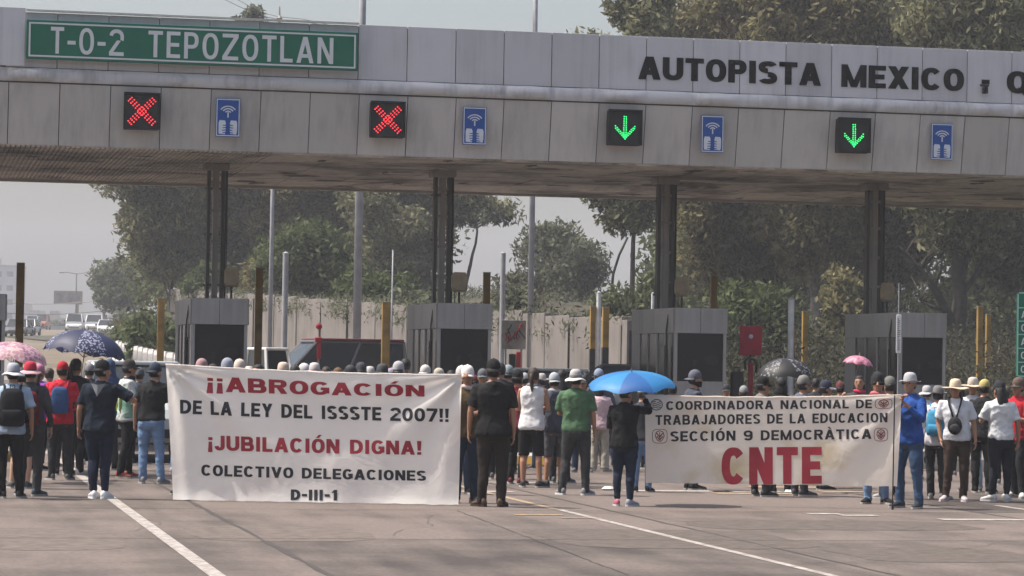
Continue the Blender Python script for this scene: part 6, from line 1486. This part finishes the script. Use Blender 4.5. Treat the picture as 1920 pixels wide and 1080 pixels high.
for i, (px, top, d, face, sh_, pa, hat_, hr_, lab_) in enumerate((
    (905, 690, 43, 180, DG, CH, ('cap', (.11, .115, .125)), ('short', 'k'), 'person in grey cap facing forward, left of the big man in black'),
    (938, 679, 41, 0, CH, K, None, ('short', 'k'), 'tall dark-haired person just behind the big man in black'),
    (953, 684, 43, 10, (.05, .06, .07), K, ('beanie', (.17, .2, .21)), ('short', 'k'), 'person in grey knitted cap between the black and maroon shirts'),
    (890, 702, 45, 0, (.2, .2, .2), JN, ('cap', (.1, .02, .03)), ('short', 'k'), 'person in dark red cap far behind the white banner corner'),
    (1054, 692, 40, -20, K, CH, None, ('long', 'k'), 'long-haired person in black beside the pale bucket hat'),
    (1016, 699, 45, 10, WH, DJ, ('hat', (.33, .31, .3)), ('short', 'k'), 'person in white shirt and pale hat behind the ponytailed woman'),
    (1123, 690, 45, 20, (.06, .07, .09), CH, ('cap', (.17, .2, .27)), ('short', 'k'), 'person in blue-grey cap above the left tip of the blue umbrella'),
    (1093, 702, 44, 180, (.09, .09, .09), DJ, ('cap', (.05, .05, .055)), ('short', 'k'), 'person in black cap right of the green polo shirt'),
    (984, 698, 48, 0, (.12, .03, .03), K, ('cap', (.3, .3, .31)), ('short', 'k'), 'person in light grey cap far behind the maroon shirt'),
    (1143, 712, 47, 0, (.25, .24, .23), CH, None, ('bob', 'k'), 'dark-haired person far behind the blue umbrella'))):
    Pn('cb%d' % i, lab_, px, None, top, face, ('long', sh_), ('trousers', pa), (.1, .1, .1), hat_, hr_, d=d, near=False, eyes=face == 180, arms=('front', 'relax'))
# heads over the top edge of the long banner
heads = [(337, 684, 41, -60, ('cap', (.36, .26, .23)), 'd', 'person in dusty pink cap nearest the left end of the white banner'),
 (378, 672, 38.5, 0, ('beanie', (.27, .17, .175)), 'm', 'person in mauve knitted cap above the letters of ABROGACIÓN'),
 (399, 681, 42, 180, ('cap', (.05, .045, .045)), 'm', 'person in black cap between the mauve cap and grey-blue cap'),
 (426, 671, 37.5, 0, ('beanie', (.20, .215, .255)), 'm', 'person in grey-blue knitted cap above the long banner'),
 (449, 673, 40, 10, ('beanie', (.44, .38, .32)), 'l', 'person in cream knitted cap right of the grey-blue one'),
 (466, 686, 43, -20, ('bucket', (.5, .45, .4)), 'm', 'person in low cream bucket hat below the cream knitted cap'),
 (484, 682, 39, 150, None, 'm', 'bareheaded person with orange scarf in front of the white truck cab'),
 (531, 678, 38.5, 10, ('bucket', (.44, .35, .29)), 'm', 'person in large cream bucket hat right of the white truck cab'),
 (553, 683, 41, 0, ('cap', (.03, .03, .032), (.4, .4, .4)), 'm', 'person in black cap with pale visor below the van front'),
 (572, 680, 43, 60, ('cap', (.42, .42, .42)), 'm', 'person in plain white cap below the front of the dark van'),
 (590, 679, 41.5, 20, ('bucket', (.40, .37, .37), (.42, .27, .26)), 'm', 'person in white bucket hat with pink brim below the red lamp post'),
 (612, 686, 44, 0, None, 'm', 'brown-haired person right of the pink-brimmed hat'),
 (634, 688, 42, 180, ('cap', (.12, .07, .04)), 'm', 'person in brown cap below the van lettering'),
 (657, 683, 40.5, 70, ('cap', (.03, .03, .032), (.45, .45, .45)), 'm', 'person in black cap with white visor below the thick mast'),
 (677, 679, 42.5, 20, ('beanie', (.04, .042, .05)), 'm', 'person in black knitted cap right of the thick mast'),
 (694, 686, 44, 10, ('hat', (.36, .35, .34), (.22, .11, .05)), 'm', 'person in white hat with orange-brown brim right of the thick mast'),
 (717, 681, 38.5, 0, ('bucket', (.05, .052, .056)), 'm', 'person in dark grey bucket hat below the short yellow post'),
 (735, 689, 43.5, -70, ('cap', (.28, .25, .31)), 'm', 'person in lilac cap right of the short yellow post'),
 (747, 677, 40, -10, ('beanie', (.3, .29, .3)), 'm', 'person in light grey knitted cap left of the second booth'),
 (760, 671, 46, 0, None, 'd', 'tall black-haired person against the left side of the second booth'),
 (797, 683, 42.5, 150, ('cap', (.46, .43, .41)), 'm', 'person in white cap facing forward below the second booth wall'),
 (824, 689, 45.5, 120, ('cap', (.38, .35, .29)), 'm', 'person in cream cap below the left part of the second booth window'),
 (846, 693, 44.5, 0, None, 'm', 'dark-haired short person below the second booth window')]
rdc = random.Random(21); tops = [DG, K, NV, (.2, .2, .21), MR, (.12, .14, .18), (.3, .29, .28), BR_]
for i, (px, top, d, face, hat_, sk, lab_) in enumerate(heads):
    Pn('hd%d' % i, lab_, px, None, top, face, (rdc.choice(['tee', 'long']), rdc.choice(tops)), ('trousers', rdc.choice([K, CH, DJ, JN])), rdc.choice([K, (.3, .3, .3)]), hat_, ('short' if rdc.random() < .7 else 'long', 'b' if i in (11,) else 'k'), d=d, near=False, skin=sk,
       eyes=face in (150, 180), extras=[('scarf', (.4, .13, .04))] if i == 6 else [], arms=(rdc.choice(['relax', 'front', 'down']), rdc.choice(['relax', 'front', 'chest'])))
# behind and beside the cream banner
Pn('r1', 'bearded man in grey cap and dark jacket looking right above COORDINADORA', 1303, None, 692, -75, ('long', (.05, .055, .075)), ('trousers', CH), K, ('cap', (.10, .105, .13), (.10, .105, .13), 'back'), d=38.5, extras=[('mask', (.012, .011, .011))], eyes=True)
Pn('r2', 'man in black cap and grey shirt under the black patterned umbrella', 1428, 931, 704, -50, ('tee', (.13, .13, .13)), ('trousers', K), (.03, .03, .032), ('cap', K), d=None, head=(-30, 0), eyes=True, fat=1.05)
Pn('r3', 'black-haired person in black under the right half of the black umbrella', 1465, None, 706, 0, ('long', K), ('trousers', K), K, None, ('bob', 'k'), d=38, arms=('down', 'hold'))
Pn('r4', 'man in mottled grey cap right of the black umbrella', 1502, 930, 702, -60, ('tee', (.09, .10, .13)), ('trousers', CH), (.05, .05, .05), ('cap', (.17, .16, .15), (.1, .09, .085)), eyes=True)
Pn('r5', 'person in navy cap with white visor between the mottled cap and pink parasol', 1548, None, 711, -80, ('long', (.04, .045, .06)), ('trousers', DJ), K, ('cap', (.03, .035, .055), (.55, .55, .58)), d=39, near=False, eyes=True)
Pn('r6', 'dark-haired woman in red scarf holding the small pink parasol', 1612, None, 703, 165, ('long', (.05, .045, .045)), ('trousers', K), K, None, ('long', 'k'), d=42, near=False, arms=('down', 'hold'), extras=[('scarf', (.42, .03, .07))], eyes=True)
Pn('r7', 'man in black knitted cap and sunglasses behind the cream banner', 1643, 945, 697, 172, ('long', (.32, .04, .05)), ('trousers', JN), K, ('beanie', (.022, .023, .025)), arms=('front', 'front'), eyes='shades', extras=[('scarf', (.42, .12, .14))])
Pn('r8', 'person in grey camouflage cap between the knitted cap and the grey hat', 1669, None, 704, 20, ('tee', (.1, .11, .1)), ('trousers', (.03, .03, .032)), (.3, .3, .3), ('cap', (.11, .11, .1)), d=36.8, near=False)
c4, c5 = Vector(atY(1693, 744, 32.42)), Vector(atY(1697, 757, 32.44))
Pn('r9', 'man in bright blue sweater and grey hat holding the right end of the cream banner', 1703, 953, 697, 140, ('long', (.018, .062, .24)), ('trousers', (.035, .065, .125)), (.028, .028, .03), ('hat', (.33, .33, .34)), reach=(0, (c5, c4)), eyes=True, fat=1.03, st=.05, head=(8, 0))
Pn('r10', 'person in grey hat and pale jacket with a blue backpack', 1757, 936, 722, -20, ('long', (.48, .47, .48)), ('trousers', CH), (.42, .41, .40), ('hat', (.15, .145, .145)), arms=('relax', 'front'), fy=(.1, -.05))
backpack('r10', 'sky blue backpack on the person in the pale jacket', (.05, .24, .40), (.28, .15, .40), 1.2)
Pn('r11', 'woman in straw hat and white polo shirt with a black sling bag', 1789, 940, 709, 170, ('tee', (.52, .53, .56)), ('trousers', (.045, .03, .024)), (.40, .36, .36), ('straw', (.50, .42, .31), (.48, .40, .30)), ('long', 'b'), arms=('relax', 'pocket'), fat=1.1, eyes=True, st=.03, sole=(.5, .4, .42), head=(-12, 0), hem=.88)
Pn('r12', 'person in pale shirt, straw-brimmed hat and light jeans behind the straw-hatted woman', 1822, 921, 706, 160, ('tee', (.45, .46, .49)), ('trousers', (.24, .31, .40)), (.05, .05, .05), ('straw', (.40, .36, .32), (.45, .38, .28)), arms=('relax', 'cross'), eyes=True)
Pn('r13', 'person in black with a yellow-olive cap behind the woman in white t-shirt', 1846, None, 710, -30, ('long', (.015, .015, .016)), ('trousers', K), K, ('cap', (.38, .31, .12)), d=39, arms=('front', 'front'))
Pn('r14', 'woman in white t-shirt with long dark hair and black cap, from behind', 1872, 940, 712, 12, ('tee', (.50, .51, .52)), ('leggings', (.016, .018, .024)), (.52, .50, .49), ('cap', (.022, .024, .028)), ('long', 'k'), arms=('chest', 'relax'), fat=1.06, hip=1.06, sole=(.5, .48, .48), head=(15, 0), hem=.9)
Pn('r15', 'man in red polo shirt and brown cap at the right edge', 1907, 934, 706, 130, ('tee', (.36, .018, .03)), ('trousers', (.02, .02, .022)), (.42, .41, .40), ('cap', (.10, .07, .055), (.06, .05, .045)), arms=('front', 'relax'), eyes=True, fy=(.05, -.05))
Pn('r16', 'person in orange-yellow vest behind the man in red at the right edge', 1932, None, 716, 20, ('tee', (.45, .26, .02)), ('trousers', K), K, ('cap', (.06, .06, .06)), d=38, near=False)
for i, (px, top, d, face, sh_, pa, hat_, hr_, lab_) in enumerate((
    (1262, 720, 44, 0, CH, K, None, ('short', 'k'), 'dark-haired person below the right tip of the blue umbrella'),
    (1395, 722, 42, 10, (.12, .1, .1), CH, ('cap', (.2, .2, .2)), ('short', 'k'), 'person in grey cap behind the CNTE banner, left of the black umbrella'),
    (1530, 708, 46, 0, CH, K, None, ('short', 'k'), 'dark-haired person far behind the navy cap with white visor'),
    (1576, 714, 45, 0, (.1, .02, .03), K, ('cap', (.1, .03, .03)), ('short', 'k'), 'person in dark red cap left of the small pink parasol'),
    (1738, 722, 43, 10, (.42, .42, .43), DJ, ('bucket', (.34, .34, .35)), ('short', 'k'), 'person in white bucket hat right of the bright blue sweater'),
    (1800, 716, 45, 0, (.05, .05, .05), K, None, ('bob', 'k'), 'dark-haired person far behind the straw hat'),
    (1885, 722, 42, 0, (.04, .04, .045), K, ('cap', (.1, .08, .06)), ('short', 'k'), 'person in brown cap far behind the long-haired woman in white'),
    (1362, 726, 46, 180, (.08, .08, .09), DJ, ('cap', (.04, .04, .045)), ('short', 'k'), 'short person in black cap behind the word NACIONAL'),
    (1220, 726, 46, 0, (.2, .19, .18), CH, ('cap', (.24, .22, .2)), ('short', 'k'), 'person in beige cap behind the left end of the cream banner'))):
    Pn('rb%d' % i, lab_, px, None, top, face, ('long', sh_), ('trousers', pa), (.1, .1, .1), hat_, hr_, d=d, near=False, eyes=face == 180, hmin=1.38)
a_ = atY(1470, 672, 38.2); umbrella('black umbrella with grey speckled panels behind the cream banner', (a_.x, a_.y, a_.z), .40, .24, (.1, -.12), [pattern_cloth('black speckled cloth', (.018, .018, .02), (.22, .22, .23), 24, .42), thin_cloth('black umbrella cloth', (.016, .016, .017))], .62, spin=.2)
a_ = atY(1611, 667, 41.5); umbrella('small pink parasol with drooping tips behind the cream banner', (a_.x, a_.y, a_.z), .235, .14, (.08, .12), [pattern_cloth('rose patterned cloth', (.60, .27, .36), (.42, .14, .22), 26, .5)], .42, .16, spin=.4)
# things in hands
def bag(label, name, key, side, off, dims, col):
    h_ = PEOPLE[key]['hand'][side]+Vector(off); t = empty(name, h_, PEOPLE[key]['rz'], label, 'bag'); x_, y_, z_ = dims
    MB().rings([[Vector((x_/2*f_*math.copysign(abs(math.cos(a))**.6, math.cos(a)), y_/2*f_*math.copysign(abs(math.sin(a))**.7, math.sin(a)), z_*(h2-1)-.05)) for a in [2*PI*k/16 for k in range(16)]] for h2, f_ in ((0, .75), (.06, .98), (.5, 1), (.9, .95), (1, .7))]).build('bag_body', cloth(col), t, True)
    MB().tube([(-x_*.3, 0, -.06), (-x_*.2, 0, .0), (0, 0, .02), (x_*.2, 0, .0), (x_*.3, 0, -.06)], .008, 6).build('handle', cloth(col), t); return t
p = PEOPLE['c3']; h_ = p['hand'][1]; t = empty('drink_cup', h_+Vector((0, 0, -.02)), 0, 'red plastic cup in the hand of the ponytailed woman', 'cup')
MB().lathe([(.028, -.05), (.031, -.05), (.04, .06), (.036, .06), (.027, -.045)], 16, cap=True).build('cup_wall', mat('red cup plastic', (.4, .02, .03), .35), t, True); MB().lathe([(.042, .058), (.042, .068), (.01, .07)], 16).build('lid', M_signw, t)
bag('white plastic bag held by the man in the green polo', 'plastic_bag', 'c5', -1, (0, 0, -.02), (.16, .09, .2), (.5, .5, .53))
bag('dark red folded bag held by the person in maroon', 'cloth_bag', 'c2', 1, (0, 0, -.0), (.2, .06, .17), (.2, .02, .035))
p = PEOPLE['r11']; M = Matrix.Translation(p['pos']) @ Matrix.Rotation(p['rz'], 4, 'Z'); s = p['s']
t = empty('sling_bag', M @ Vector((.0, .155*s, 1.10*s)), p['rz'], 'black rounded sling bag across the front of the woman in the straw hat', 'bag')
MB().ell((0, .03, 0), (.105*s, .05, .13*s), 16, 10).build('bag_body', cloth((.02, .019, .02)), t, True); MB().ell((0, .075, -.03*s), (.07*s, .02, .06*s), 12, 8).build('front_pocket', cloth((.05, .05, .052)), t, True)
MB().tube([Vector(q)*s for q in ((.02, .02, .1), (.05, .025, .2), (.085, .0, .30), (.10, -.07, .385), (.09, -.18, .41))], .014, 6).tube([Vector(q)*s for q in ((-.02, .02, .1), (-.045, .025, .2), (-.075, .0, .30), (-.09, -.07, .385), (-.08, -.18, .41))], .012, 6).build('strap', cloth((.02, .019, .02)), t, True)
# litter on the concrete
for i, (px, py, lab_) in enumerate(((1140, 919, 'crumpled white paper behind the woman with blue umbrella'), (1480, 925, 'crumpled paper scrap below the letters CNTE'), (890, 918, 'flattened pale paper right of the white banner'))):
    q = atZ(px, py); rd = random.Random(i); t = tag(MB().rings([[Vector((rr_*math.cos(a)*(1+.3*rd.uniform(-1, 1)), rr_*math.sin(a)*(1+.3*rd.uniform(-1, 1)), z_)) for a in [2*PI*k/9 for k in range(9)]] for z_, rr_ in ((.006, .06), (.02, .09), (.05, .05))]).build('paper_scrap', mat('paper', (.55, .54, .52), .8), None, False, (q.x, q.y, 0)), lab_, 'litter')

bake_jobs()

# ------------------------------------------------------------------ dusty air
hz = MB().box(-700, 700, -60, 1300, -1.2, 60)
m = bpy.data.materials.new('dusty air'); m.use_nodes = True; n = m.node_tree.nodes; l = m.node_tree.links
n.remove(n['Principled BSDF']); pv = n.new('ShaderNodeVolumePrincipled'); pv.inputs['Color'].default_value = (.86, .87, .92, 1); pv.inputs['Density'].default_value = .0006; pv.inputs['Anisotropy'].default_value = 0.0
l.new(pv.outputs[0], n['Material Output'].inputs['Volume'])
o = hz.build('haze', m); o['kind'] = 'stuff'; o['label'] = 'thin dusty haze over the plaza and road'
